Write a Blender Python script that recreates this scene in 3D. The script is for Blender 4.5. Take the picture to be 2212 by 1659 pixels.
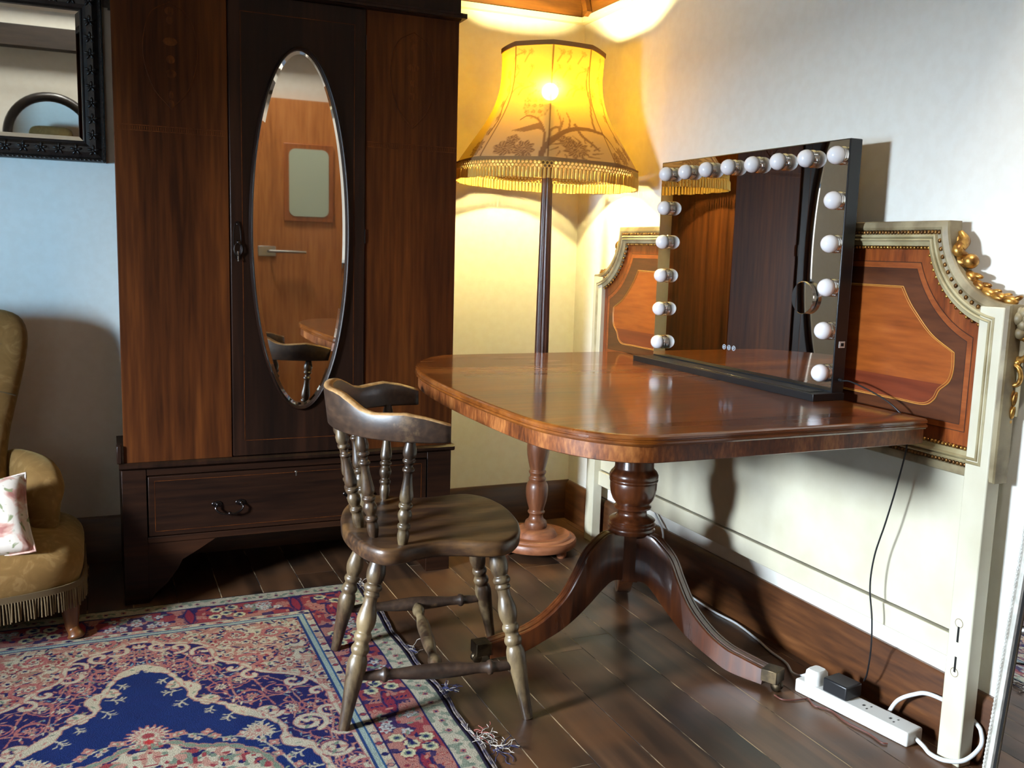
import bpy, bmesh, math, random
import numpy as np
from mathutils import Vector, Matrix
random.seed(7); rng = np.random.default_rng(7)
PI = math.pi
for o in list(bpy.data.objects): bpy.data.objects.remove(o)
scene = bpy.context.scene
COL = scene.collection

# ------------------------------------------------------------------ camera
IMW, IMH, FPX = 2212, 1659, 2035.67
yaw, pitch, roll = 0.414575, -0.141235, 0.0286166
fw = Vector((math.sin(yaw)*math.cos(pitch), math.cos(yaw)*math.cos(pitch), math.sin(pitch)))
r0 = Vector((math.cos(yaw), -math.sin(yaw), 0)); u0 = r0.cross(fw)
rr = math.cos(roll)*r0 + math.sin(roll)*u0
uu = -math.sin(roll)*r0 + math.cos(roll)*u0
cam = bpy.data.cameras.new('camera'); camo = bpy.data.objects.new('camera', cam); COL.objects.link(camo)
cam.sensor_fit = 'HORIZONTAL'; cam.sensor_width = 36.0; cam.lens = FPX/IMW*36.0
cam.clip_start = 0.02
M = Matrix(((rr.x, uu.x, -fw.x, -1.80538), (rr.y, uu.y, -fw.y, -3.48254), (rr.z, uu.z, -fw.z, 1.12), (0, 0, 0, 1)))
camo.matrix_world = M
scene.camera = camo

# ------------------------------------------------------------------ world, daylight, exposure
w = bpy.data.worlds.new('world'); scene.world = w; w.use_nodes = True
bg = w.node_tree.nodes['Background']; bg.inputs[0].default_value = (0.55, 0.72, 1.0, 1); bg.inputs[1].default_value = 0.3
def area(name, loc, target, sx, sy, power, color, spread=180):
    l = bpy.data.lights.new(name, 'AREA'); l.shape = 'RECTANGLE'; l.size = sx; l.size_y = sy
    l.energy = power; l.color = color; l.spread = math.radians(spread)
    o = bpy.data.objects.new(name, l); COL.objects.link(o); o.location = loc
    o.rotation_euler = (Vector(target)-Vector(loc)).to_track_quat('-Z', 'Y').to_euler()
    return o
# daylight entering by the small casement in the left wall, and fill lamps added behind the camera
area('daylight_sky', (-5.1, -2.4, 1.62), (-3.6, -2.4, 1.62), 1.6, 0.74, 2180, (0.76, 0.88, 1.0), 180)
area('daylight_horizon', (-5.1, -2.25, 0.75), (-3.6, -2.25, 0.75), 1.4, 0.7, 220, (0.45, 0.72, 1.0), 180)
area('daylight_garden', (-5.1, -3.7, 1.1), (-3.6, -3.7, 1.1), 1.0, 1.2, 720, (0.36, 0.68, 1.0), 180)
area('daylight_roof_window', (-1.5, -3.32, 5.0), (-0.5, -2.8, 2.75), 0.5, 0.06, 210, (1.0, 0.95, 0.88), 180)
area('added_fill_behind_camera', (-2.95, -4.36, 1.35), (-1.6, -1.0, 0.9), 0.7, 0.9, 3, (1.0, 0.95, 0.88), 160)  # weak warm fill added for the camera-facing surfaces
area('added_fill_rear_roof', (-1.5, -3.30, 3.6), (-1.5, -4.1, 2.3), 2.2, 0.4, 50, (1.0, 0.95, 0.84), 180)  # added lamp, brightens the front wall and gives frontal fill
scene.view_settings.view_transform = 'Standard'; scene.view_settings.look = 'None'
scene.view_settings.exposure = 0.0; scene.view_settings.gamma = 1.0; scene.view_settings.use_curve_mapping = False
scene.cycles.max_bounces = 10; scene.cycles.diffuse_bounces = 6; scene.cycles.glossy_bounces = 6
scene.cycles.transmission_bounces = 8; scene.cycles.sample_clamp_indirect = 6.0
scene.cycles.caustics_reflective = False; scene.cycles.caustics_refractive = False
LAMP_POWER = 92.0

# ------------------------------------------------------------------ materials
def S(r, g, b):
    f = lambda c: (c/255)/12.92 if c/255 <= 0.04045 else ((c/255+0.055)/1.055)**2.4
    return (f(r), f(g), f(b), 1.0)
def mat(name, col=(0.8, 0.8, 0.8, 1), rough=0.5, metal=0.0, coat=0.0, coat_rough=0.1, spec=0.5, sheen=0.0):
    m = bpy.data.materials.new(name); m.use_nodes = True
    b = m.node_tree.nodes['Principled BSDF']
    b.inputs['Base Color'].default_value = col; b.inputs['Roughness'].default_value = rough
    b.inputs['Metallic'].default_value = metal; b.inputs['Coat Weight'].default_value = coat
    b.inputs['Coat Roughness'].default_value = coat_rough; b.inputs['Coat IOR'].default_value = 1.5 if coat < 0.9 else 1.8; b.inputs['Specular IOR Level'].default_value = spec
    b.inputs['Sheen Weight'].default_value = sheen
    return m
def nodes(m):
    nt = m.node_tree
    def N(t, **k):
        n = nt.nodes.new(t)
        for a, v in k.items(): setattr(n, a, v)
        return n
    return nt, N, nt.links.new, nt.nodes['Principled BSDF']
def ramp(n, stops):
    cr = n.color_ramp
    while len(cr.elements) < len(stops): cr.elements.new(0.5)
    for e, (p, c) in zip(cr.elements, stops): e.position = p; e.color = c
def wood(name, cols, axis='Z', scale=9.0, stretch=0.08, rough=0.4, coat=0.0, coat_rough=0.12, bump=0.08, wear=None, wear_at=0.6, figure=0.0, spec=0.5, rvar=0.1):
    m = mat(name, cols[1], rough, 0, coat, coat_rough, spec); nt, N, L, b = nodes(m)
    tc = N('ShaderNodeTexCoord'); mp = N('ShaderNodeMapping')
    sc = [1.0, 1.0, 1.0]; sc['XYZ'.index(axis)] = stretch; mp.inputs['Scale'].default_value = sc
    L(tc.outputs['Object'], mp.inputs[0])
    n1 = N('ShaderNodeTexNoise'); n1.inputs['Scale'].default_value = scale; n1.inputs['Detail'].default_value = 6; n1.inputs['Distortion'].default_value = 0.7
    n2 = N('ShaderNodeTexNoise'); n2.inputs['Scale'].default_value = scale*9; n2.inputs['Detail'].default_value = 4
    L(mp.outputs[0], n1.inputs['Vector']); L(mp.outputs[0], n2.inputs['Vector'])
    mx = N('ShaderNodeMix', data_type='FLOAT'); mx.inputs[0].default_value = 0.42
    L(n1.outputs[0], mx.inputs[2]); L(n2.outputs[0], mx.inputs[3])
    out = mx.outputs[0]
    if figure:
        wv = N('ShaderNodeTexWave', bands_direction='X'); wv.inputs['Scale'].default_value = figure; wv.inputs['Distortion'].default_value = 5; wv.inputs['Detail'].default_value = 3
        L(tc.outputs['Object'], wv.inputs['Vector'])
        m2 = N('ShaderNodeMix', data_type='FLOAT'); m2.inputs[0].default_value = 0.35
        L(out, m2.inputs[2]); L(wv.outputs['Fac'], m2.inputs[3]); out = m2.outputs[0]
    cr = N('ShaderNodeValToRGB'); ramp(cr, [(0.34, cols[0]), (0.5, cols[1]), (0.66, cols[2])])
    L(out, cr.inputs[0]); colr = cr.outputs[0]
    if wear:
        n3 = N('ShaderNodeTexNoise'); n3.inputs['Scale'].default_value = 7; n3.inputs['Detail'].default_value = 7; n3.inputs['Roughness'].default_value = 0.65
        mp3 = N('ShaderNodeMapping'); s3 = [1.0, 1.0, 1.0]; s3['XYZ'.index(axis)] = 0.45; mp3.inputs['Scale'].default_value = s3
        L(tc.outputs['Object'], mp3.inputs[0]); L(mp3.outputs[0], n3.inputs['Vector'])
        r3 = N('ShaderNodeValToRGB'); ramp(r3, [(wear_at-0.1, (0, 0, 0, 1)), (wear_at+0.12, (1, 1, 1, 1))]); L(n3.outputs[0], r3.inputs[0])
        m3 = N('ShaderNodeMix', data_type='RGBA'); m3.inputs[7].default_value = wear
        L(r3.outputs[0], m3.inputs[0]); L(colr, m3.inputs[6]); colr = m3.outputs[2]
    L(colr, b.inputs['Base Color'])
    if rvar:
        mr = N('ShaderNodeMapRange'); mr.inputs[3].default_value = max(0.03, rough-rvar); mr.inputs[4].default_value = rough+rvar
        L(n1.outputs[0], mr.inputs[0]); L(mr.outputs[0], b.inputs['Roughness'])
    if bump:
        bp = N('ShaderNodeBump'); bp.inputs['Strength'].default_value = bump; bp.inputs['Distance'].default_value = 0.004
        L(n2.outputs[0], bp.inputs['Height']); L(bp.outputs[0], b.inputs['Normal'])
    return m
def mottled(name, c1, c2, scale=8, rough=0.6, bump=0.1, metal=0.0, lo=0.4, hi=0.6, coat=0.0, sheen=0.0, dist=0.003, spec=0.5):
    m = mat(name, c1, rough, metal, coat, 0.1, spec, sheen); nt, N, L, b = nodes(m)
    tc = N('ShaderNodeTexCoord'); n1 = N('ShaderNodeTexNoise'); n1.inputs['Scale'].default_value = scale; n1.inputs['Detail'].default_value = 7
    L(tc.outputs['Object'], n1.inputs['Vector'])
    cr = N('ShaderNodeValToRGB'); ramp(cr, [(lo, c1), (hi, c2)]); L(n1.outputs[0], cr.inputs[0]); L(cr.outputs[0], b.inputs['Base Color'])
    if bump:
        bp = N('ShaderNodeBump'); bp.inputs['Strength'].default_value = bump; bp.inputs['Distance'].default_value = dist
        L(n1.outputs[0], bp.inputs['Height']); L(bp.outputs[0], b.inputs['Normal'])
    return m

MT = {}
MT['plaster'] = mottled('plaster', S(228, 224, 214), S(231, 228, 219), 30, 0.85, 0.05, spec=0.2)
MT['ceiling'] = mat('ceiling_paint', S(232, 228, 216), 0.9)
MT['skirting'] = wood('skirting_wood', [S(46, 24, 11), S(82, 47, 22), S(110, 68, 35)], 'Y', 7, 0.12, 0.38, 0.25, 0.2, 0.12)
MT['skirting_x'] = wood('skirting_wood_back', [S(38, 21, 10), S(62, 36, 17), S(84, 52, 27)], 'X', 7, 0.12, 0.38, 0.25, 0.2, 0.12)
MT['beam'] = wood('roof_timber', [S(52, 28, 8), S(104, 62, 18), S(140, 90, 32)], 'X', 5, 0.12, 0.5, 0, 0.2, 0.2)
MT['beam_y'] = wood('roof_timber_y', [S(52, 28, 8), S(104, 62, 18), S(140, 90, 32)], 'Y', 5, 0.12, 0.5, 0, 0.2, 0.2)
MT['beam_dark'] = wood('dark_beam', [S(30, 22, 16), S(46, 34, 25), S(60, 46, 34)], 'X', 5, 0.12, 0.6, 0, 0.2, 0.2)
MT['cream_trim'] = mat('cream_batten', S(214, 204, 170), 0.6)
MT['ward'] = wood('wardrobe_mahogany', [S(38, 16, 5), S(64, 31, 10), S(88, 46, 16)], 'Z', 8, 0.06, 0.5, 0.0, 0.25, 0.05, spec=0.1)
MT['ward_dark'] = wood('wardrobe_dark_frame', [S(18, 10, 7), S(29, 16, 10), S(42, 23, 14)], 'Z', 8, 0.06, 0.36, 0.03, 0.22, 0.05, spec=0.15)
MT['ward_x'] = wood('wardrobe_mahogany_drawer', [S(22, 12, 8), S(36, 20, 12), S(50, 28, 16)], 'X', 8, 0.07, 0.38, 0.03, 0.22, 0.05, spec=0.12)
MT['inlay'] = wood('inlay_stringing', [S(48, 22, 7), S(73, 36, 12), S(94, 50, 18)], 'Z', 20, 0.3, 0.5, 0, 0.1, 0, spec=0.1)
MT['void'] = mat('dark_gap', S(10, 7, 6), 0.9)
MT['mirror'] = mat('mirror_glass', (0.86, 0.88, 0.86, 1), 0.012, 1.0)
MT['mirror_old'] = mat('old_mirror_glass', (0.80, 0.80, 0.77, 1), 0.02, 1.0)
MT['iron'] = mat('dark_metal', S(62, 58, 58), 0.3, 1.0)
MT['steel'] = mat('steel', S(170, 168, 162), 0.28, 1.0)
MT['chrome'] = mat('chrome', S(225, 225, 228), 0.08, 1.0)
MT['brass'] = mottled('aged_brass', S(92, 78, 58), S(60, 52, 42), 30, 0.4, 0.05, 1.0)
MT['gold'] = mottled('gilding', S(206, 156, 78), S(126, 84, 40), 60, 0.36, 0.15, 0.85)
MT['gold_dark'] = mottled('dark_gilding', S(142, 102, 54), S(84, 56, 30), 80, 0.42, 0.15, 0.8)
MT['cream'] = mottled('aged_cream_paint', S(208, 202, 180), S(190, 182, 156), 6, 0.5, 0.1, lo=0.35, hi=0.72)
MT['cream_frame'] = mottled('dimmed_cream_moulding', S(174, 162, 126), S(142, 128, 92), 12, 0.5, 0.1)  # dimmer light on the upper frame put into the cream, with gold wash
MT['cream_old'] = mottled('worn_cream_gold_paint', S(150, 136, 104), S(110, 94, 66), 14, 0.5, 0.15)
MT['ven_border'] = wood('veneer_crossband', [S(84, 36, 12), S(126, 60, 20), S(156, 82, 30)], 'Z', 12, 0.2, 0.34, 0.3, 0.2, 0.03)
MT['ven_band'] = wood('veneer_light_band', [S(108, 52, 20), S(138, 70, 28), S(156, 86, 38)], 'Y', 14, 0.2, 0.34, 0.3, 0.2, 0.03)
MT['ven_dark'] = wood('veneer_dark_band', [S(58, 28, 14), S(80, 42, 20), S(96, 52, 26)], 'Y', 10, 0.15, 0.34, 0.3, 0.2, 0.03)
MT['ven_field'] = wood('veneer_field', [S(118, 56, 16), S(146, 74, 24), S(164, 90, 34)], 'Y', 9, 0.12, 0.34, 0.3, 0.2, 0.03)
MT['ven_red'] = wood('veneer_red_strip', [S(94, 38, 18), S(114, 50, 25), S(128, 60, 31)], 'Y', 9, 0.08, 0.34, 0.3, 0.2, 0.03)
MT['ven_line'] = mat('veneer_line', S(52, 26, 14), 0.4)
MT['ven_gold'] = mat('veneer_pale_line', S(190, 136, 64), 0.4)
MT['table'] = wood('table_mahogany', [S(80, 39, 11), S(120, 64, 19), S(146, 84, 30)], 'X', 6, 0.1, 0.3, 1.0, 0.1, 0.0, spec=0.4, wear=S(140, 84, 54), wear_at=0.72)
MT['table_edge'] = wood('table_edge_moulding', [S(62, 30, 15), S(94, 50, 25), S(122, 70, 36)], 'Y', 10, 0.2, 0.32, 0.5, 0.14, 0.05)
MT['apron'] = wood('apron_flame_veneer', [S(64, 30, 14), S(116, 62, 26), S(160, 100, 50)], 'Z', 16, 0.35, 0.36, 0.4, 0.2, 0.04)
MT['pedestal'] = wood('pedestal_mahogany', [S(46, 20, 9), S(76, 37, 15), S(102, 54, 24)], 'Z', 7, 0.12, 0.3, 0.45, 0.14, 0.04)
MT['chair'] = wood('chair_worn_elm', [S(28, 19, 12), S(48, 33, 20), S(74, 52, 33)], 'Z', 14, 0.15, 0.4, 0.15, 0.25, 0.1, wear=S(122, 104, 74), wear_at=0.57)
MT['chair_seat'] = wood('chair_seat_elm', [S(24, 16, 11), S(52, 34, 21), S(84, 57, 32)], 'X', 10, 0.1, 0.4, 0.15, 0.25, 0.14, wear=S(110, 78, 42), wear_at=0.58)
MT['chair_dark'] = wood('chair_dark_rail', [S(32, 22, 16), S(48, 34, 25), S(68, 49, 35)], 'Y', 9, 0.15, 0.42, 0.05, 0.22, 0.1, wear=S(140, 112, 78), wear_at=0.68)
MT['chair_edge'] = wood('chair_worn_edge', [S(120, 88, 54), S(158, 120, 76), S(186, 150, 104)], 'Y', 14, 0.3, 0.5, 0, 0.2, 0.1)
MT['lamp_wood'] = wood('lamp_turned_wood', [S(80, 44, 26), S(108, 64, 40), S(128, 80, 52)], 'Z', 8, 0.12, 0.4, 0.2, 0.2, 0.06)
MT['lamp_base'] = wood('lamp_base_wood', [S(104, 58, 36), S(138, 84, 54), S(158, 102, 70)], 'X', 8, 0.2, 0.48, 0.1, 0.25, 0.06)
MT['lamp_pole'] = wood('lamp_pole_wood', [S(40, 20, 13), S(62, 32, 20), S(82, 46, 29)], 'Z', 8, 0.12, 0.34, 0.25, 0.2, 0.05)
MT['black'] = mat('black_lacquer', S(22, 22, 24), 0.35)
MT['black_cable'] = mat('black_cable_plastic', S(24, 24, 26), 0.4)
MT['bulb'] = mat('opal_bulb', S(236, 234, 236), 0.12, 0, 0.6, 0.05)
MT['white_plastic'] = mat('white_plastic', S(208, 206, 200), 0.32)
MT['white_cable'] = mat('white_cable_plastic', S(204, 206, 206), 0.4)
MT['brown_cable'] = mat('brown_cable_plastic', S(92, 52, 42), 0.45)
MT['socket'] = mat('socket_holes', S(60, 58, 56), 0.6)
MT['icon'] = mat('etched_icon', S(190, 200, 214), 0.5)
MT['carved'] = mottled('carved_black_oak', S(20, 15, 13), S(34, 26, 21), 40, 0.36, 0.35, coat=0.25, dist=0.006)
MT['white_frame'] = mottled('white_distressed_frame', S(208, 206, 198), S(186, 182, 172), 40, 0.5, 0.2)
MT['part_wood'] = wood('partition_wood', [S(136, 78, 34), S(168, 104, 52), S(186, 122, 66)], 'Z', 6, 0.08, 0.4, 0.2, 0.2, 0.04)
MT['part_trim'] = wood('partition_trim', [S(116, 60, 24), S(144, 80, 36), S(164, 98, 48)], 'Z', 6, 0.08, 0.4, 0.2, 0.2, 0.04)
MT['porthole'] = mat('frosted_pane', S(168, 178, 158), 0.25)
MT['chair_leg_wood'] = wood('armchair_leg_wood', [S(58, 30, 12), S(84, 46, 19), S(106, 62, 28)], 'Z', 8, 0.15, 0.35, 0.3, 0.2, 0.05)
MT['fringe'] = mat('armchair_fringe_cord', S(92, 74, 46), 0.7)
MT['braid_arm'] = mat('armchair_braid', S(84, 66, 40), 0.75)

def velvet():
    m = mat('gold_damask_velvet', S(140, 116, 66), 0.8, sheen=0.35, spec=0.2); nt, N, L, b = nodes(m)
    b.inputs['Sheen Roughness'].default_value = 0.4; b.inputs['Sheen Tint'].default_value = S(220, 200, 140)
    tc = N('ShaderNodeTexCoord'); n1 = N('ShaderNodeTexNoise'); n1.inputs['Scale'].default_value = 17; n1.inputs['Detail'].default_value = 4; n1.inputs['Distortion'].default_value = 2.2
    n2 = N('ShaderNodeTexNoise'); n2.inputs['Scale'].default_value = 3; n2.inputs['Detail'].default_value = 5
    L(tc.outputs['Object'], n1.inputs[0]); L(tc.outputs['Object'], n2.inputs[0])
    c1 = N('ShaderNodeValToRGB'); ramp(c1, [(0.4, S(104, 76, 38)), (0.56, S(118, 88, 48)), (0.62, S(136, 106, 66))]); L(n1.outputs[0], c1.inputs[0])
    c2 = N('ShaderNodeValToRGB'); ramp(c2, [(0.25, S(100, 72, 36)), (0.75, S(134, 102, 58))]); L(n2.outputs[0], c2.inputs[0])
    mx = N('ShaderNodeMix', data_type='RGBA'); mx.inputs[0].default_value = 0.45; L(c1.outputs[0], mx.inputs[6]); L(c2.outputs[0], mx.inputs[7])
    L(mx.outputs[2], b.inputs['Base Color'])
    bp = N('ShaderNodeBump'); bp.inputs['Strength'].default_value = 0.3; bp.inputs['Distance'].default_value = 0.006; L(n2.outputs[0], bp.inputs['Height']); L(bp.outputs[0], b.inputs['Normal'])
    return m
MT['velvet'] = velvet()
def floral():
    m = mat('floral_cotton', S(216, 204, 190), 0.8); nt, N, L, b = nodes(m)
    tc = N('ShaderNodeTexCoord')
    n1 = N('ShaderNodeTexNoise'); n1.inputs['Scale'].default_value = 14; n1.inputs['Detail'].default_value = 3; n1.inputs['Distortion'].default_value = 1.0
    n2 = N('ShaderNodeTexNoise'); n2.inputs['Scale'].default_value = 19; n2.inputs['Detail'].default_value = 2; n2.inputs['Distortion'].default_value = 2.0
    L(tc.outputs['Object'], n1.inputs[0])
    mp = N('ShaderNodeMapping'); mp.inputs['Location'].default_value = (3, 5, 1); L(tc.outputs['Object'], mp.inputs[0]); L(mp.outputs[0], n2.inputs[0])
    c1 = N('ShaderNodeValToRGB'); ramp(c1, [(0.5, S(196, 184, 172)), (0.58, S(182, 144, 130)), (0.68, S(146, 92, 84))]); L(n1.outputs[0], c1.inputs[0])
    c2 = N('ShaderNodeValToRGB'); ramp(c2, [(0.6, (0, 0, 0, 1)), (0.66, (1, 1, 1, 1))]); L(n2.outputs[0], c2.inputs[0])
    mx = N('ShaderNodeMix', data_type='RGBA'); mx.inputs[7].default_value = S(120, 126, 92); L(c2.outputs[0], mx.inputs[0]); L(c1.outputs[0], mx.inputs[6])
    L(mx.outputs[2], b.inputs['Base Color'])
    return m
MT['floral'] = floral()
def attr_mat(name, attr, rough=0.9, noise=0.0, bump=0.0):
    m = mat(name, (1, 1, 1, 1), rough); nt, N, L, b = nodes(m); b.inputs['Specular IOR Level'].default_value = 0.1
    a = N('ShaderNodeAttribute', attribute_name=attr); out = a.outputs['Color']
    tc = N('ShaderNodeTexCoord'); n1 = N('ShaderNodeTexNoise'); n1.inputs['Scale'].default_value = 420; n1.inputs['Detail'].default_value = 2
    L(tc.outputs['Object'], n1.inputs[0])
    if noise:
        mr = N('ShaderNodeMapRange'); mr.inputs[1].default_value = 0.3; mr.inputs[2].default_value = 0.7; mr.inputs[3].default_value = 1-noise; mr.inputs[4].default_value = 1+noise
        L(n1.outputs[0], mr.inputs[0]); mx = N('ShaderNodeVectorMath', operation='SCALE'); L(out, mx.inputs[0]); L(mr.outputs[0], mx.inputs['Scale']); out = mx.outputs[0]
    L(out, b.inputs['Base Color'])
    if bump:
        bp = N('ShaderNodeBump'); bp.inputs['Strength'].default_value = bump; bp.inputs['Distance'].default_value = 0.003; L(n1.outputs[0], bp.inputs['Height']); L(bp.outputs[0], b.inputs['Normal'])
    return m
MT['rug'] = attr_mat('rug_wool', 'pattern', 0.95, 0.28, 0.5)
MT['rug_edge'] = mottled('rug_selvedge', S(40, 34, 52), S(96, 84, 76), 60, 0.9, 0.2)
MT['thread_pale'] = mat('thread_pale', S(150, 140, 130), 0.9)
MT['thread_navy'] = mat('thread_navy', S(28, 30, 66), 0.9)
MT['thread_red'] = mat('thread_red', S(132, 70, 62), 0.9)
def floor_mat():
    m = mat('floorboard_stain', S(70, 48, 34), 0.34, 0, 0.25, 0.25); nt, N, L, b = nodes(m)
    a = N('ShaderNodeAttribute', attribute_name='tone')
    tc = N('ShaderNodeTexCoord'); mp = N('ShaderNodeMapping'); mp.inputs['Scale'].default_value = (1, 0.07, 1)
    ad = N('ShaderNodeVectorMath', operation='MULTIPLY_ADD'); ad.inputs[1].default_value = (0, 40, 7)
    L(a.outputs['Color'], ad.inputs[0]); L(tc.outputs['Object'], ad.inputs[2]); L(ad.outputs[0], mp.inputs[0])
    n1 = N('ShaderNodeTexNoise'); n1.inputs['Scale'].default_value = 9; n1.inputs['Detail'].default_value = 8; n1.inputs['Distortion'].default_value = 0.8
    n2 = N('ShaderNodeTexNoise'); n2.inputs['Scale'].default_value = 3.2; n2.inputs['Detail'].default_value = 6
    L(mp.outputs[0], n1.inputs[0]); L(tc.outputs['Object'], n2.inputs[0])
    c1 = N('ShaderNodeValToRGB'); ramp(c1, [(0.34, S(26, 18, 13)), (0.5, S(56, 38, 26)), (0.66, S(88, 60, 40))]); L(n1.outputs[0], c1.inputs[0])
    c2 = N('ShaderNodeValToRGB'); ramp(c2, [(0.45, (0, 0, 0, 1)), (0.68, (1, 1, 1, 1))]); L(n2.outputs[0], c2.inputs[0])
    m1 = N('ShaderNodeMix', data_type='RGBA'); m1.inputs[7].default_value = S(86, 53, 28); L(c2.outputs[0], m1.inputs[0]); L(c1.outputs[0], m1.inputs[6])
    sc = N('ShaderNodeMapRange'); sc.inputs[3].default_value = 0.72; sc.inputs[4].default_value = 1.18; L(a.outputs['Fac'], sc.inputs[0])
    vm = N('ShaderNodeVectorMath', operation='SCALE'); L(m1.outputs[2], vm.inputs[0]); L(sc.outputs[0], vm.inputs['Scale']); L(vm.outputs[0], b.inputs['Base Color'])
    mr = N('ShaderNodeMapRange'); mr.inputs[3].default_value = 0.26; mr.inputs[4].default_value = 0.6; L(n2.outputs[0], mr.inputs[0]); L(mr.outputs[0], b.inputs['Roughness'])
    bp = N('ShaderNodeBump'); bp.inputs['Strength'].default_value = 0.2; bp.inputs['Distance'].default_value = 0.003; L(n1.outputs[0], bp.inputs['Height']); L(bp.outputs[0], b.inputs['Normal'])
    return m
MT['floor'] = floor_mat()
MT['floor_gap'] = mottled('floor_gap_dust', S(40, 31, 24), S(170, 146, 112), 9, 0.9, 0, lo=0.44, hi=0.6)
def shade_mat(name, tint_attr, base, ink, trans, clear):
    """thin cloth: diffuse + translucent + a little straight-through light tinted by the cloth"""
    m = bpy.data.materials.new(name); m.use_nodes = True; nt = m.node_tree; nt.nodes.clear(); L = nt.links.new
    N = lambda t: nt.nodes.new(t)
    out = N('ShaderNodeOutputMaterial'); m1 = N('ShaderNodeMixShader'); m2 = N('ShaderNodeMixShader'); m3 = N('ShaderNodeMixShader'); e = N('ShaderNodeBsdfTransparent'); m3.inputs[0].default_value = 0.55; d = N('ShaderNodeBsdfDiffuse'); t = N('ShaderNodeBsdfTranslucent'); c = N('ShaderNodeBsdfRefraction'); c.inputs['Roughness'].default_value = 0.75; c.inputs['IOR'].default_value = 1.3
    m1.inputs[0].default_value = trans[3]; m2.inputs[0].default_value = clear
    L(d.outputs[0], m1.inputs[1]); L(t.outputs[0], m1.inputs[2]); L(m1.outputs[0], m2.inputs[1]); L(c.outputs[0], m3.inputs[1]); L(e.outputs[0], m3.inputs[2]); L(m3.outputs[0], m2.inputs[2]); L(m2.outputs[0], out.inputs[0])
    tc = (*trans[:3], 1)
    if tint_attr:
        a = N('ShaderNodeAttribute'); a.attribute_name = tint_attr
        for sock, c0, c1 in ((d.inputs[0], base, ink[0]), (t.inputs[0], tc, ink[1]), (c.inputs[0], tc, ink[1]), (e.inputs[0], tc, ink[1])):
            x = N('ShaderNodeMix'); x.data_type = 'RGBA'; x.inputs[6].default_value = c0; x.inputs[7].default_value = c1; L(a.outputs['Fac'], x.inputs[0]); L(x.outputs[2], sock)
    else:
        d.inputs[0].default_value = base; t.inputs[0].default_value = tc; c.inputs[0].default_value = tc; e.inputs[0].default_value = tc
    return m
MT['shade'] = shade_mat('printed_lampshade', 'ink', S(150, 128, 104), (S(92, 68, 52), (0.22, 0.09, 0.015, 1)), (0.98, 0.56, 0.02, 0.036), 0.10)
MT['shade_band'] = shade_mat('lampshade_braid', None, S(140, 108, 72), None, (0.6, 0.36, 0.1, 0.06), 0.0)
MT['shade_fringe'] = shade_mat('lampshade_fringe', None, S(206, 170, 92), None, (0.9, 0.62, 0.2, 0.16), 0.0)
def glow(name, col, strength):
    m = bpy.data.materials.new(name); m.use_nodes = True; b = m.node_tree.nodes['Principled BSDF']
    b.inputs['Emission Color'].default_value = col; b.inputs['Emission Strength'].default_value = strength; b.inputs['Base Color'].default_value = (0.9, 0.9, 0.9, 1)
    return m
MT['lit_bulb'] = glow('lit_lamp_bulb', (1.0, 0.81, 0.31, 1), LAMP_POWER/(4*PI*PI*0.03**2))
def pane_mat():
    m = bpy.data.materials.new('window_pane'); m.use_nodes = True; nt = m.node_tree; nt.nodes.clear()
    o = nt.nodes.new('ShaderNodeOutputMaterial'); t = nt.nodes.new('ShaderNodeBsdfTransparent'); g = nt.nodes.new('ShaderNodeBsdfGlossy'); x = nt.nodes.new('ShaderNodeMixShader')
    g.inputs['Roughness'].default_value = 0.02; x.inputs[0].default_value = 0.06
    nt.links.new(t.outputs[0], x.inputs[1]); nt.links.new(g.outputs[0], x.inputs[2]); nt.links.new(x.outputs[0], o.inputs[0]); return m
MT['pane'] = pane_mat()

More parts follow.
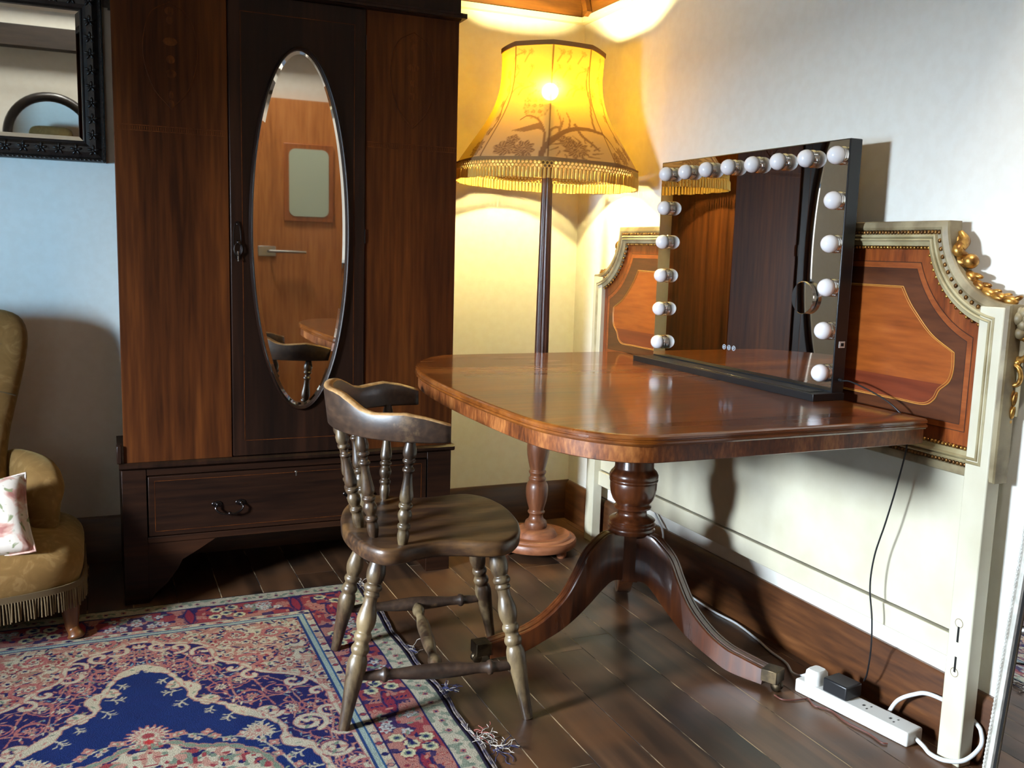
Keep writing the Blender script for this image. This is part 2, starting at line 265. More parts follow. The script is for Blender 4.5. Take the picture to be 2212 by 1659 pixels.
# ------------------------------------------------------------------ mesh helpers
class G:
    def __init__(s): s.v = []; s.f = []
    def add(s, vs, fs):
        b = len(s.v); s.v += [tuple(x) for x in vs]; s.f += [tuple(i+b for i in f) for f in fs]; return s
    def box(s, x0, x1, y0, y1, z0, z1, Mx=None):
        vs = [Vector((x, y, z)) for z in (z0, z1) for y in (y0, y1) for x in (x0, x1)]
        if Mx: vs = [Mx @ v for v in vs]
        return s.add(vs, [(0, 2, 3, 1), (4, 5, 7, 6), (0, 1, 5, 4), (2, 6, 7, 3), (0, 4, 6, 2), (1, 3, 7, 5)])
    def lathe(s, prof, p0, p1, n=24, absolute=False):
        """prof = [(t, r)], t along p0->p1 (0..1, or metres if absolute)"""
        p0 = Vector(p0); p1 = Vector(p1); d = p1-p0; Ln = d.length; d.normalize()
        a = Vector((1, 0, 0)) if abs(d.x) < 0.7 else Vector((0, 1, 0)); e1 = d.cross(a).normalized(); e2 = d.cross(e1)
        vs = []; fs = []
        for t, r in prof:
            c = p0+d*(t if absolute else t*Ln)
            for k in range(n):
                th = 2*PI*k/n; vs.append(c+e1*(r*math.cos(th))+e2*(r*math.sin(th)))
        for i in range(len(prof)-1):
            for k in range(n):
                k2 = (k+1) % n; fs.append((i*n+k, i*n+k2, (i+1)*n+k2, (i+1)*n+k))
        fs.append(tuple(range(n-1, -1, -1))); fs.append(tuple((len(prof)-1)*n+k for k in range(n)))
        return s.add(vs, fs)
    def tube(s, pts, r, n=8, cap=True):
        pts = [Vector(p) for p in pts]; vs = []; fs = []; m = len(pts)
        up = None
        for i, p in enumerate(pts):
            t = (pts[min(i+1, m-1)]-pts[max(i-1, 0)]).normalized()
            if up is None:
                a = Vector((0, 0, 1)) if abs(t.z) < 0.8 else Vector((1, 0, 0)); up = (a-t*a.dot(t)).normalized()
            else: up = (up-t*up.dot(t)).normalized()
            sd = t.cross(up); ri = r[i] if hasattr(r, '__len__') else r
            for k in range(n):
                th = 2*PI*k/n; vs.append(p+up*(ri*math.cos(th))+sd*(ri*math.sin(th)))
        for i in range(m-1):
            for k in range(n):
                k2 = (k+1) % n; fs.append((i*n+k, i*n+k2, (i+1)*n+k2, (i+1)*n+k))
        if cap: fs.append(tuple(range(n-1, -1, -1))); fs.append(tuple((m-1)*n+k for k in range(n)))
        return s.add(vs, fs)
    def loft(s, rings, cap=True, close=False):
        n = len(rings[0]); vs = [v for r in rings for v in r]; fs = []; m = len(rings)
        for i in range(m if close else m-1):
            j = (i+1) % m
            for k in range(n):
                k2 = (k+1) % n; fs.append((i*n+k, i*n+k2, j*n+k2, j*n+k))
        if cap and not close: fs.append(tuple(range(n-1, -1, -1))); fs.append(tuple((m-1)*n+k for k in range(n)))
        return s.add(vs, fs)
    def prism(s, poly, fn, a, b):
        """poly 2-D points; fn(u, v, w) -> 3-D; extruded from w=a to w=b"""
        n = len(poly); vs = [fn(u, v, a) for u, v in poly]+[fn(u, v, b) for u, v in poly]
        fs = [tuple(range(n-1, -1, -1)), tuple(range(n, 2*n))]+[(k, (k+1) % n, n+(k+1) % n, n+k) for k in range(n)]
        return s.add(vs, fs)
    def ell(s, c, ax, R=None, n=12, m=8, e=1.0):
        c = Vector(c); R = R or Matrix.Identity(3); vs = []; fs = []
        sp = lambda x: math.copysign(abs(x)**e, x)
        for i in range(m+1):
            ph = -PI/2+PI*i/m
            for k in range(n):
                th = 2*PI*k/n
                vs.append(c+R @ Vector((ax[0]*sp(math.cos(ph))*sp(math.cos(th)), ax[1]*sp(math.cos(ph))*sp(math.sin(th)), ax[2]*sp(math.sin(ph)))))
        for i in range(m):
            for k in range(n):
                k2 = (k+1) % n; fs.append((i*n+k, i*n+k2, (i+1)*n+k2, (i+1)*n+k))
        return s.add(vs, fs)
    def torus(s, c, R, r, axis=Vector((0, 1, 0)), n=24, m=8, a0=0, a1=2*PI, sx=1.0, sz=1.0):
        c = Vector(c); axis = axis.normalized(); a = Vector((0, 0, 1)) if abs(axis.z) < 0.9 else Vector((1, 0, 0))
        e1 = axis.cross(a).normalized(); e2 = axis.cross(e1)
        cnt = n if abs(a1-a0-2*PI) < 1e-6 else n+1
        rings = []
        for i in range(cnt):
            th = a0+(a1-a0)*i/n; dv = e1*math.cos(th)*sx+e2*math.sin(th)*sz
            rings.append([c+dv*R+(dv.normalized()*math.cos(2*PI*k/m)+axis*math.sin(2*PI*k/m))*r for k in range(m)])
        return s.loft(rings, close=(cnt == n))
    def build(s, name, m, parent=None, smooth=40, bevel=0.0, origin=None, label=None, segs=2, subsurf=0, merge=True):
        me = bpy.data.meshes.new(name)
        vs = s.v
        if origin is not None: vs = [(v[0]-origin[0], v[1]-origin[1], v[2]-origin[2]) for v in vs]
        me.from_pydata(vs, [], s.f)
        bm = bmesh.new(); bm.from_mesh(me)
        if merge: bmesh.ops.remove_doubles(bm, verts=bm.verts, dist=1e-6)
        bmesh.ops.recalc_face_normals(bm, faces=bm.faces)
        if smooth:
            th = math.radians(smooth)
            for f in bm.faces: f.smooth = True
            for e in bm.edges:
                if len(e.link_faces) == 2 and e.calc_face_angle(0) > th: e.smooth = False
        bm.to_mesh(me); bm.free()
        for mm in (m if isinstance(m, (list, tuple)) else [m]): me.materials.append(MT[mm] if isinstance(mm, str) else mm)
        o = bpy.data.objects.new(name, me); COL.objects.link(o)
        if parent is not None: o.parent = parent
        if bevel:
            b = o.modifiers.new('bevel', 'BEVEL'); b.width = bevel; b.segments = segs; b.limit_method = 'ANGLE'; b.angle_limit = math.radians(35); b.harden_normals = False
        if subsurf:
            q = o.modifiers.new('subdivision', 'SUBSURF'); q.levels = subsurf; q.render_levels = subsurf
        if label: o['label'] = label
        return o
def empty(name, loc, label, cat, rz=0.0, group=None):
    o = bpy.data.objects.new(name, None); COL.objects.link(o); o.empty_display_size = 0.05
    o.location = loc; o.rotation_euler = (0, 0, rz); o['label'] = label; o['category'] = cat
    if group: o['group'] = group
    return o
def tag(o, label, cat, group=None):
    o['label'] = label; o['category'] = cat
    if group: o['group'] = group
    return o
def struct(name, g, m, **k):
    o = g.build(name, m, **k); o['kind'] = 'structure'; return o
def crom(pts, n=8, closed=False):
    P = [Vector(p) for p in pts]; m = len(P); out = []
    rngi = range(m) if closed else range(m-1)
    for i in rngi:
        p0 = P[(i-1) % m] if closed or i > 0 else P[0]*2-P[1]
        p1 = P[i]; p2 = P[(i+1) % m]
        p3 = P[(i+2) % m] if closed or i+2 < m else P[-1]*2-P[-2]
        for k in range(n):
            t = k/n
            out.append(0.5*((2*p1)+(p2-p0)*t+(2*p0-5*p1+4*p2-p3)*t*t+(3*p1-p0-3*p2+p3)*t**3))
    if not closed: out.append(P[-1])
    return out
def out_normals(poly):
    """outward unit normals of a closed CCW 2-D polyline"""
    n = len(poly); r = []
    for i in range(n):
        a = Vector(poly[i-1]); b = Vector(poly[(i+1) % n]); t = (b-a); t.normalize(); r.append(Vector((t.y, -t.x)))
    return r
def ccw(poly):
    A = sum(poly[i-1][0]*poly[i][1]-poly[i][0]*poly[i-1][1] for i in range(len(poly)))
    return poly if A > 0 else poly[::-1]

# ------------------------------------------------------------------ room shell
RX0, RY0, RH = -3.6, -4.25, 2.75
# floorboards, running towards the back wall
g = G(); tones = []
edges = [-3.6]; x = -3.6
seams = [-0.045, -0.177, -0.300, -0.448, -0.570, -0.695, -0.827]
k = seams[-1]
while k > -3.6: k -= 0.13; seams.append(k)
seams = sorted([s for s in seams if s > -3.6])
xs = [-3.6]+seams+[0.0]
for i in range(len(xs)-1):
    y = RY0; first = True
    while y < 0:
        L_ = random.uniform(1.6, 2.8) if not first else random.uniform(0.5, 2.4)
        first = False; y1 = min(0.0, y+L_)
        nb = len(g.f); g.box(xs[i]+0.0016, xs[i+1]-0.0016, y+0.001, y1-0.001, -0.02, 0.0); tones += [random.random()]*(len(g.f)-nb)
        y = y1
fl = struct('floor', g, ['floor'], merge=False, smooth=0)
ca = fl.data.color_attributes.new('tone', 'FLOAT_COLOR', 'CORNER')
arr = np.zeros((len(fl.data.loops), 4), dtype=np.float32); arr[:, 3] = 1
arr[:, :3] = np.repeat(np.array(tones), 4)[:, None]
ca.data.foreach_set('color', arr.ravel())
struct('floor_underlay', G().box(RX0, 0, RY0, 0, -0.05, -0.0004), 'floor_gap')
struct('wall_back', G().box(RX0-0.1, 0.1, 0, 0.12, -0.05, RH), 'plaster')
struct('wall_right', G().box(0, 0.12, RY0-0.1, 0, -0.05, RH), 'plaster')
def wall_hole_x(x0, x1, ya, yb, z0, z1, wy0, wy1, wz0, wz1):
    g = G()
    g.box(x0, x1, ya, wy0, z0, z1); g.box(x0, x1, wy1, yb, z0, z1); g.box(x0, x1, wy0, wy1, z0, wz0); g.box(x0, x1, wy0, wy1, wz1, z1); return g
W1 = (-2.16, -1.68, 0.80, 1.40)
struct('wall_left', wall_hole_x(RX0-0.15, RX0, RY0-0.1, 0, -0.05, RH, *W1), 'plaster', merge=False)
W2 = (-3.35, -2.55, 0.85, 1.85)  # opening added behind the camera to let the warm fill in
g = G(); g.box(RX0, W2[0], RY0-0.15, RY0, -0.05, RH); g.box(W2[1], 0, RY0-0.15, RY0, -0.05, RH)
g.box(W2[0], W2[1], RY0-0.15, RY0, -0.05, W2[2]); g.box(W2[0], W2[1], RY0-0.15, RY0, W2[3], RH)
struct('wall_front', g, 'plaster', merge=False)
K = (-0.76, -0.27, -3.15, -2.476); K2 = (-2.7, -0.3, -4.15, -3.55)  # K2: ceiling opening added to light the front wall
g = G(); cx_, cy_ = sorted({RX0-0.1, 0.1, *K[:2], *K2[:2]}), sorted({RY0-0.1, 0.1, *K[2:], *K2[2:]})
for xa, xb in zip(cx_, cx_[1:]):
    for ya, yb in zip(cy_, cy_[1:]):
        if not any(h[0] <= (xa+xb)/2 <= h[1] and h[2] <= (ya+yb)/2 <= h[3] for h in (K, K2)): g.box(xa, xb, ya, yb, RH, RH+0.08)
struct('ceiling', g, 'ceiling', merge=False)
g = G()
for a, b, c, d in ((K2[0], K2[1], K2[2], K2[2]+0.03), (K2[0], K2[1], K2[3]-0.03, K2[3]), (K2[0], K2[0]+0.03, K2[2]+0.03, K2[3]-0.03), (K2[1]-0.03, K2[1], K2[2]+0.03, K2[3]-0.03)): g.box(a, b, c, d, RH+0.02, RH+0.07)
sk = struct('added_skylight', g, 'white_frame', merge=False)  # unseen skylight frame, added for the front-wall fill
G().box(K2[0]+0.03, K2[1]-0.03, K2[2]+0.03, K2[3]-0.03, RH+0.04, RH+0.044).build('pane', 'pane', sk)
g = G()
for a, b, c, d in ((K[0], K[1], K[2], K[2]+0.03), (K[0], K[0]+0.03, K[2]+0.03, K[3]), (K[1]-0.01, K[1], K[2]+0.03, K[3])): g.box(a, b, c, d, RH+0.02, RH+0.07)
sk = struct('window_3', g, 'white_frame', merge=False)
G().box(K[0]+0.03, K[1]-0.01, K[2]+0.03, K[3], RH+0.04, RH+0.044).build('pane', 'pane', sk)
# skirting with a chamfered top
SK = 0.15
def skirt_prof(s=1): return [(0, 0), (0, SK+0.012), (-0.008, SK+0.012), (-0.019, SK-0.004), (-0.021, 0.0)]
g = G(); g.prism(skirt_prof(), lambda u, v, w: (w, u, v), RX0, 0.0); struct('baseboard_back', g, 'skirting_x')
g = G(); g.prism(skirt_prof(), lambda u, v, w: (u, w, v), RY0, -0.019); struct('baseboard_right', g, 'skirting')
# roof timbers on the wall tops and the cream battens under them
TZ = 2.013
struct('trim_1', G().box(RX0, 0, -0.03, 0, TZ, TZ+0.02), 'cream_trim')
struct('trim_2', G().box(-0.03, 0, RY0, -0.03, TZ, TZ+0.02), 'cream_trim')
b1 = struct('trim_3', G().box(RX0, -0.028, -0.026, 0, TZ+0.02, TZ+0.22), 'beam', bevel=0.004)
b2 = struct('trim_4', G().box(-0.026, 0, RY0, -0.0, TZ+0.02, TZ+0.22), 'beam_y', bevel=0.004)
g = G(); g.ell((-0.42, -0.027, 2.075), (0.006, 0.004, 0.006)); g.build('bolt', 'steel', b1)
g = G(); g.ell((-0.027, -0.28, 2.085), (0.004, 0.006, 0.006)); g.build('bolt', 'steel', b2)
g = G(); Mx = Matrix.Translation((-0.03, -0.1, TZ+0.02)) @ Matrix.Rotation(math.radians(-24), 4, 'X'); g.box(-0.02, 0.0, -0.012, 0.02, 0.0, 0.22, Mx); struct('trim_5', g, 'beam_y')
g = G(); g.box(-0.075, -0.028, -0.05, -0.026, 2.12, 2.155); struct('trim_6', g, 'beam', bevel=0.004)
struct('trim_7', G().box(RX0, 0, RY0, RY0+0.12, 2.42, 2.56), 'beam_dark')
# far partition: veneered door with a rounded pane, seen in the wardrobe mirror
def rrect(x0, x1, z0, z1, r, n=6):
    p = []
    for cx, cz, a in ((x1-r, z1-r, 0), (x0+r, z1-r, 90), (x0+r, z0+r, 180), (x1-r, z0+r, 270)):
        for k in range(n+1):
            t = math.radians(a+90*k/n); p.append((cx+r*math.cos(t), cz+r*math.sin(t)))
    return p
fy = lambda u, v, w: (u, w, v)
def porthole(parent, xc, zc, wd=0.275, ht=0.46):
    g = G(); g.box(xc-wd/2-0.035, xc+wd/2+0.035, RY0+0.05, RY0+0.062, zc-ht/2-0.035, zc+ht/2+0.035); g.build('window_surround', 'part_trim', parent, bevel=0.003)
    g = G(); g.prism(rrect(xc-wd/2, xc+wd/2, zc-ht/2, zc+ht/2, 0.045), fy, RY0+0.055, RY0+0.066); g.build('window_pane', 'porthole', parent)
dr = struct('door_1', G().box(-0.80, -0.03, RY0+0.005, RY0+0.05, 0.0, 2.10), 'part_wood')
porthole(dr, -0.44, 1.54)
g = G(); g.box(-0.79, -0.67, RY0+0.05, RY0+0.06, 1.03, 1.10); g.build('lock_plate', 'steel', dr, bevel=0.004)
g = G(); g.tube([(-0.72, RY0+0.055, 1.065), (-0.72, RY0+0.1, 1.065), (-0.70, RY0+0.11, 1.065), (-0.47, RY0+0.11, 1.062)], 0.009, 10); g.build('lever', 'steel', dr)
pt = struct('trim_8', G().box(-1.75, -0.808, RY0+0.005, RY0+0.045, 0.0, 2.10), 'part_wood')
porthole(pt, -1.0, 1.54, 0.3)

# ------------------------------------------------------------------ round mirror on the front wall (seen in the hung mirror)
t = empty('round_mirror', (-2.08, RY0+0.02, 1.82), 'round dark-framed mirror, seen reflected in the black carved wall mirror', 'mirror')
t.rotation_euler = (math.radians(-10), 0, 0); t.location.y += 0.055
g = G(); g.torus((0, 0.02, 0), 0.275, 0.032, n=48, m=10); g.build('frame', 'carved', t)
g = G(); g.lathe([(0, 0.25), (1, 0.25)], (0, 0.0, 0), (0, 0.02, 0), 48); g.build('mirror_glass', 'mirror', t)

# ------------------------------------------------------------------ wardrobe
WF = -0.47
W0 = (-1.225, -0.25, 0.0)
wd = empty('wardrobe', W0, 'tall dark mahogany wardrobe with a long oval mirror in its door', 'wardrobe')
def part(g, name, m, parent, origin=W0, **k): return g.build(name, m, parent, origin=origin, **k)
fz = lambda u, v, w: (u, w, v)   # polygon in XZ, extruded along Y
g = G(); g.box(-1.742, -0.708, WF+0.012, -0.03, 0.445, 1.99); part(g, 'carcass', 'ward', wd)
g = G(); g.box(-1.752, -1.435, WF, WF+0.012, 0.448, 1.852); part(g, 'front_panel', 'ward', wd, bevel=0.002)
g = G(); g.box(-1.013, -0.703, WF, WF+0.012, 0.448, 1.852); part(g, 'front_panel', 'ward', wd, bevel=0.002)
for xc in (-1.594, -0.858):
    g = G()
    for z in (1.432, 1.447): g.box(xc-0.15, xc+0.15, WF-0.0006, WF, z, z+0.0025)
    for k in range(46): g.box(xc-0.148+k*0.00645, xc-0.1455+k*0.00645, WF-0.0006, WF, 1.436, 1.445)
    # urn and husk marquetry near the top
    pts = crom([(xc, WF-0.0006, 1.50), (xc+0.05, WF-0.0006, 1.56), (xc+0.075, WF-0.0006, 1.66), (xc+0.055, WF-0.0006, 1.76), (xc, WF-0.0006, 1.80)], 8)
    for sg in (1, -1): g.tube([(xc+(p.x-xc)*sg, p.y, p.z) for p in pts], 0.0014, 5)
    for z, a in ((1.515, 0.008), (1.54, 0.006), (1.60, 0.016), (1.64, 0.012), (1.69, 0.02), (1.75, 0.01), (1.775, 0.014)): g.ell((xc, WF, z), (a, 0.0008, 0.012), n=10, m=6)
    part(g, 'inlay', 'inlay', wd)
# door
g = G(); g.box(-1.433, -1.015, WF-0.006, WF+0.01, 0.452, 1.850); door = part(g, 'door', 'ward_dark', wd, bevel=0.003)
g = G()
for a, b, c, d in ((-1.398, -1.396, 0.50, 1.80), (-1.052, -1.05, 0.50, 1.80), (-1.398, -1.05, 0.50, 0.502), (-1.398, -1.05, 1.798, 1.80)): g.box(a, b, WF-0.0066, WF-0.006, c, d)
part(g, 'stringing', 'inlay', door)
OC = (-1.221, 1.154); OA, OB = 0.146, 0.551
def oval(k, n=72, inset=0.0): return [(OC[0]+(OA-inset)*math.cos(2*PI*i/n), OC[1]+(OB-inset)*math.sin(2*PI*i/n)) for i in range(n)]
g = G(); rings = []
prof = [(0.0, -0.006), (0.001, -0.015), (-0.004, -0.02), (-0.009, -0.018), (-0.012, -0.012)]
rings = [[(OC[0]+(OA+d)*math.cos(2*PI*i/96), WF+y, OC[1]+(OB+d)*math.sin(2*PI*i/96)) for i in range(96)] for d, y in [(0.012-a, b) for a, b in ((0, -0.005), (0.001, -0.014), (0.006, -0.019), (0.011, -0.017), (0.0135, -0.008), (0.012, -0.004))]]
g.loft(rings, close=True); part(g, 'oval_moulding', 'ward_dark', door, smooth=60)
g = G(); n = 96
o1 = [(OC[0]+OA*math.cos(2*PI*i/n), WF-0.0064, OC[1]+OB*math.sin(2*PI*i/n)) for i in range(n)]
o2 = [(OC[0]+(OA-0.013)*math.cos(2*PI*i/n), WF-0.0078, OC[1]+(OB-0.013)*math.sin(2*PI*i/n)) for i in range(n)]
g.add(o1+o2, [(k, (k+1) % n, n+(k+1) % n, n+k) for k in range(n)]); g.add(o2, [tuple(range(n))])
g.add([(p[0], WF-0.003, p[2]) for p in o1], [tuple(range(n))])
part(g, 'mirror_glass', 'mirror_old', door, smooth=0)
# lock plate and drop ring
g = G(); pl = [(-1.413+0.011*math.cos(2*PI*i/32), 1.125+0.056*math.sin(2*PI*i/32)) for i in range(32)]
g.prism(pl, fz, WF-0.010, WF-0.006); pts = [(-1.413+0.0115*math.cos(2*PI*i/32), WF-0.010, 1.125+0.0565*math.sin(2*PI*i/32)) for i in range(33)]; g.tube(pts, 0.0022, 6)
g.ell((-1.413, WF-0.010, 1.174), (0.003, 0.002, 0.003)); hp = part(g, 'handle_plate', 'iron', door)
g = G(); g.torus((-1.412, WF-0.016, 1.098), 0.016, 0.0028, n=24, m=8, sx=0.75, sz=1.15); g.ell((-1.412, WF-0.014, 1.12), (0.005, 0.006, 0.006)); part(g, 'drop_ring', 'iron', hp)
g = G(); g.tube([(-1.412, WF-0.016, 1.092), (-1.412, WF-0.018, 1.066)], 0.0018, 6); g.ell((-1.412, WF-0.018, 1.064), (0.003, 0.003, 0.003)); part(g, 'key', 'steel', hp)
for z in (1.75, 1.15): g = G(); g.tube([(-1.0145, WF-0.005, z-0.022), (-1.0145, WF-0.005, z+0.022)], 0.0022, 6); part(g, 'hinge', 'iron', door)
# cornice, waist moulding
g = G(); prof = [(0.0, 1.850), (-0.012, 1.856), (-0.022, 1.864), (-0.024, 1.872), (-0.004, 1.872), (-0.004, 1.985), (-0.03, 2.0), (-0.034, 2.02), (0.44, 2.02), (0.44, 1.85)]
g.prism(prof, lambda u, v, w: (w, WF+u, v), -1.752, -0.700); g.box(-1.768, -0.684, WF-0.022, -0.03, 1.857, 1.872); part(g, 'cornice', 'ward_dark', wd)
g = G(); prof = [(0.02, 0.425), (-0.006, 0.428), (-0.012, 0.434), (-0.012, 0.442), (-0.004, 0.449), (0.44, 0.449), (0.44, 0.425)]
g.prism(prof, lambda u, v, w: (w, WF+u, v), -1.766, -0.694); part(g, 'waist_moulding', 'ward_dark', wd)
g = G(); g.box(-1.772, -1.757, WF-0.012, WF+0.03, 0.449, 0.505); part(g, 'corner_block', 'ward_dark', wd, bevel=0.003)
# base: stiles to the floor, rails, drawer
g = G()
for a, b in ((-1.760, -1.690), (-0.789, -0.703)): g.box(a, b, WF, WF+0.03, 0.0, 0.426)
g.box(-1.76, -1.735, WF+0.03, -0.03, 0.0, 0.426); g.box(-0.728, -0.703, WF+0.03, -0.03, 0.0, 0.426)
g.box(-1.69, -0.789, WF+0.002, WF+0.03, 0.405, 0.426); g.box(-1.69, -0.789, WF-0.002, -0.03, 0.192, 0.211); g.box(-1.735, -0.728, -0.05, -0.03, 0.19, 0.426)
part(g, 'base', 'ward_x', wd, merge=False, bevel=0.0015)
for sg, xb in ((1, -1.690), (-1, -0.789)):
    g = G(); br = [(xb, 0.002), (xb+0.02*sg, 0.03), (xb+0.055*sg, 0.06), (xb+0.085*sg, 0.10), (xb+0.10*sg, 0.13), (xb+0.145*sg, 0.155), (xb+0.205*sg, 0.192), (xb, 0.192)]
    g.prism(ccw(br), fz, WF+0.004, WF+0.024); part(g, 'bracket', 'ward_x', wd)
g = G(); g.box(-1.686, -0.793, WF-0.003, WF+0.02, 0.214, 0.402); dw = part(g, 'drawer', 'ward_x', wd, bevel=0.002)
g = G()
for a, b, c, d in ((-1.668, -0.81, 0.228, 0.2295), (-1.668, -0.81, 0.387, 0.3885), (-1.668, -1.6665, 0.228, 0.388), (-0.8115, -0.81, 0.228, 0.388)): g.box(a, b, WF-0.0036, WF-0.003, c, d)
part(g, 'stringing', 'inlay', dw)
g = G(); g.box(-1.239, -1.235, WF-0.0038, WF-0.003, 0.375, 0.388); g.ell((-1.237, WF-0.003, 0.388), (0.004, 0.001, 0.004)); part(g, 'keyhole', 'steel', dw)
for xc in (-1.448, -1.03):
    g = G()
    for dx in (-0.036, 0.036):
        g.ell((xc+dx, WF-0.003, 0.302), (0.017, 0.004, 0.009), n=16); g.ell((xc+dx, WF-0.008, 0.302), (0.006, 0.008, 0.006)); g.torus((xc+dx, WF-0.005, 0.302), 0.013, 0.0018, n=20, m=6, sz=0.65)
    bal = crom([(xc-0.036, WF-0.014, 0.300), (xc-0.042, WF-0.018, 0.290), (xc-0.030, WF-0.022, 0.277), (xc-0.010, WF-0.024, 0.272), (xc, WF-0.024, 0.274), (xc+0.010, WF-0.024, 0.272), (xc+0.030, WF-0.022, 0.277), (xc+0.042, WF-0.018, 0.290), (xc+0.036, WF-0.014, 0.300)], 6)
    g.tube(bal, 0.003, 8); g.ell((xc, WF-0.024, 0.273), (0.006, 0.005, 0.006)); part(g, 'handle', 'iron', dw)

# ------------------------------------------------------------------ carved wall mirror
t = empty('wall_mirror', (-2.12, 0, 1.37), 'wide mirror in a black flower-studded frame, on the wall left of the wardrobe', 'mirror')
O = (-2.12, 0, 1.37)
x0, x1, z0, z1 = -2.47, -1.770, 1.366, 1.906
fwd = 0.066
prof = [(0.0, -0.004), (0.0, -0.030), (0.004, -0.036), (0.009, -0.036), (0.013, -0.030), (0.018, -0.033), (0.030, -0.040), (0.048, -0.038), (0.058, -0.030), (0.062, -0.032), (0.066, -0.028), (0.066, -0.020)]
rings = [[(x0+d, y, z0+d), (x1-d, y, z0+d), (x1-d, y, z1-d), (x0+d, y, z1-d)] for d, y in prof]
g = G(); g.loft(rings, cap=False); fr = g.build('frame', 'carved', t, origin=O, smooth=20)
g = G()
def rosette(g, c, r, plane='xz', yy=-0.04):
    for k in range(5):
        a = PI/2+2*PI*k/5; R3 = Matrix.Rotation(-a, 3, 'Y'); g.ell((c[0]+0.6*r*math.cos(a), yy, c[1]+0.6*r*math.sin(a)), (r*0.5, 0.004, r*0.26), R3, 8, 6)
    g.ell((c[0], yy-0.002, c[1]), (r*0.22, 0.004, r*0.22), None, 8, 6)
rosette(g, (0, 0), 0.017)
fl0 = g.build('carved_flower', 'carved', fr, smooth=60)
spots = []; k = x0+0.05
while k < x1-0.03: spots += [(k, z0+0.036), (k, z1-0.036)]; k += 0.051
k = z0+0.085
while k < z1-0.06: spots += [(x1-0.038, k), (x0+0.038, k)]; k += 0.051
for i, (a, b) in enumerate(spots):
    o = fl0 if i == 0 else fl0.copy()
    if i: COL.objects.link(o); o.parent = fr
    o.location = (a-O[0], 0, b-O[2])
g = G(); k = z0
while k < z1:
    g.ell((x1-0.006, -0.036, k+0.004), (0.003, 0.003, 0.006), None, 6, 4); k += 0.013
k = x0
while k < x1: g.ell((k, -0.036, z0+0.006), (0.006, 0.003, 0.003), None, 6, 4); k += 0.013
g.build('rope_edge', 'carved', fr, origin=O)
d1, d2 = 0.066, 0.079
rg = lambda d, y: [(x0+d, y, z0+d), (x1-d, y, z0+d), (x1-d, y, z1-d), (x0+d, y, z1-d)]
g = G(); g.add(rg(d1, -0.0225)+rg(d2, -0.0240), [(k, (k+1) % 4, 4+(k+1) % 4, 4+k) for k in range(4)]); g.add(rg(d2, -0.0240), [(0, 1, 2, 3)]); g.add(rg(0.01, -0.004), [(0, 1, 2, 3)])
g.build('mirror_glass', 'mirror', t, origin=O, smooth=0)

# ------------------------------------------------------------------ dining table
TT = 0.772
ctrl = [(-0.115, -1.955), (-0.45, -1.955), (-0.77, -1.955), (-0.845, -1.947), (-0.895, -1.918), (-0.938, -1.865), (-0.972, -1.79), (-0.991, -1.70), (-1.002, -1.52), (-1.005, -1.34), (-1.000, -1.15), (-0.986, -0.98), (-0.962, -0.86), (-0.922, -0.755), (-0.865, -0.655), (-0.80, -0.587), (-0.73, -0.562), (-0.45, -0.56), (-0.115, -0.56)]
ol = [(p.x, p.y) for p in crom([(a, b, 0) for a, b in ctrl], 6)]
ol = ccw(ol); nrm = out_normals(ol)
for i, (p, nn) in enumerate(zip(ol, nrm)):
    if p[0] > -0.116: nrm[i] = Vector((0, -1 if p[1] < -1 else 1))
def sweep(prof):
    return [[(p[0]+n.x*d, p[1]+n.y*d, z) for p, n in zip(ol, nrm)] for d, z in prof]
TC = (-0.415, -1.21, 0.0)
tb = empty('dining_table', TC, 'mahogany pedestal table with a bowed end, standing against the headboard', 'table')
g = G(); g.loft(sweep([(-0.012, TT-0.024), (-0.004, TT-0.023), (-0.002, TT-0.020), (0.001, TT-0.018), (0.001, TT-0.014), (-0.003, TT-0.0125), (-0.003, TT-0.011), (0.0, TT-0.009), (0.0, TT-0.004), (-0.003, TT-0.001), (-0.006, TT)]))
part(g, 'tabletop', 'table', tb, TC, smooth=11)
g = G(); g.loft(sweep([(-0.014, TT-0.056), (-0.012, TT-0.058), (-0.009, TT-0.056), (-0.009, TT-0.024), (-0.02, TT-0.024)])); part(g, 'apron', 'apron', tb, TC, smooth=30)
PC = (-0.415, -1.21)
prof = [(0.325, 0.052), (0.327, 0.066), (0.334, 0.068), (0.339, 0.064), (0.342, 0.064), (0.347, 0.068), (0.352, 0.068), (0.356, 0.063), (0.359, 0.064), (0.363, 0.067), (0.367, 0.062), (0.370, 0.052), (0.378, 0.043), (0.388, 0.041), (0.394, 0.045), (0.397, 0.053), (0.402, 0.054), (0.406, 0.049), (0.409, 0.047), (0.413, 0.051), (0.422, 0.058), (0.437, 0.064), (0.455, 0.067), (0.470, 0.0675), (0.474, 0.066), (0.476, 0.069), (0.481, 0.070), (0.484, 0.068), (0.487, 0.070), (0.495, 0.070), (0.503, 0.066), (0.510, 0.059), (0.516, 0.056), (0.62, 0.054), (0.714, 0.056)]
g = G(); g.lathe([(z, r) for z, r in prof], (PC[0], PC[1], 0), (PC[0], PC[1], 1), 48, True); part(g, 'pedestal_column', 'pedestal', tb, TC, smooth=50)
g = G(); hexa = [(PC[0]+0.043*math.cos(math.radians(60*k+30)), PC[1]+0.043*math.sin(math.radians(60*k+30))) for k in range(6)]
g.prism(hexa, lambda u, v, w: (u, v, w), 0.184, 0.326); part(g, 'leg_block', 'pedestal', tb, TC, bevel=0.002)
top = [(0.03, 0.322), (0.07, 0.33), (0.10, 0.318), (0.145, 0.277), (0.175, 0.221), (0.215, 0.157), (0.275, 0.105), (0.33, 0.078), (0.378, 0.068), (0.445, 0.056)]
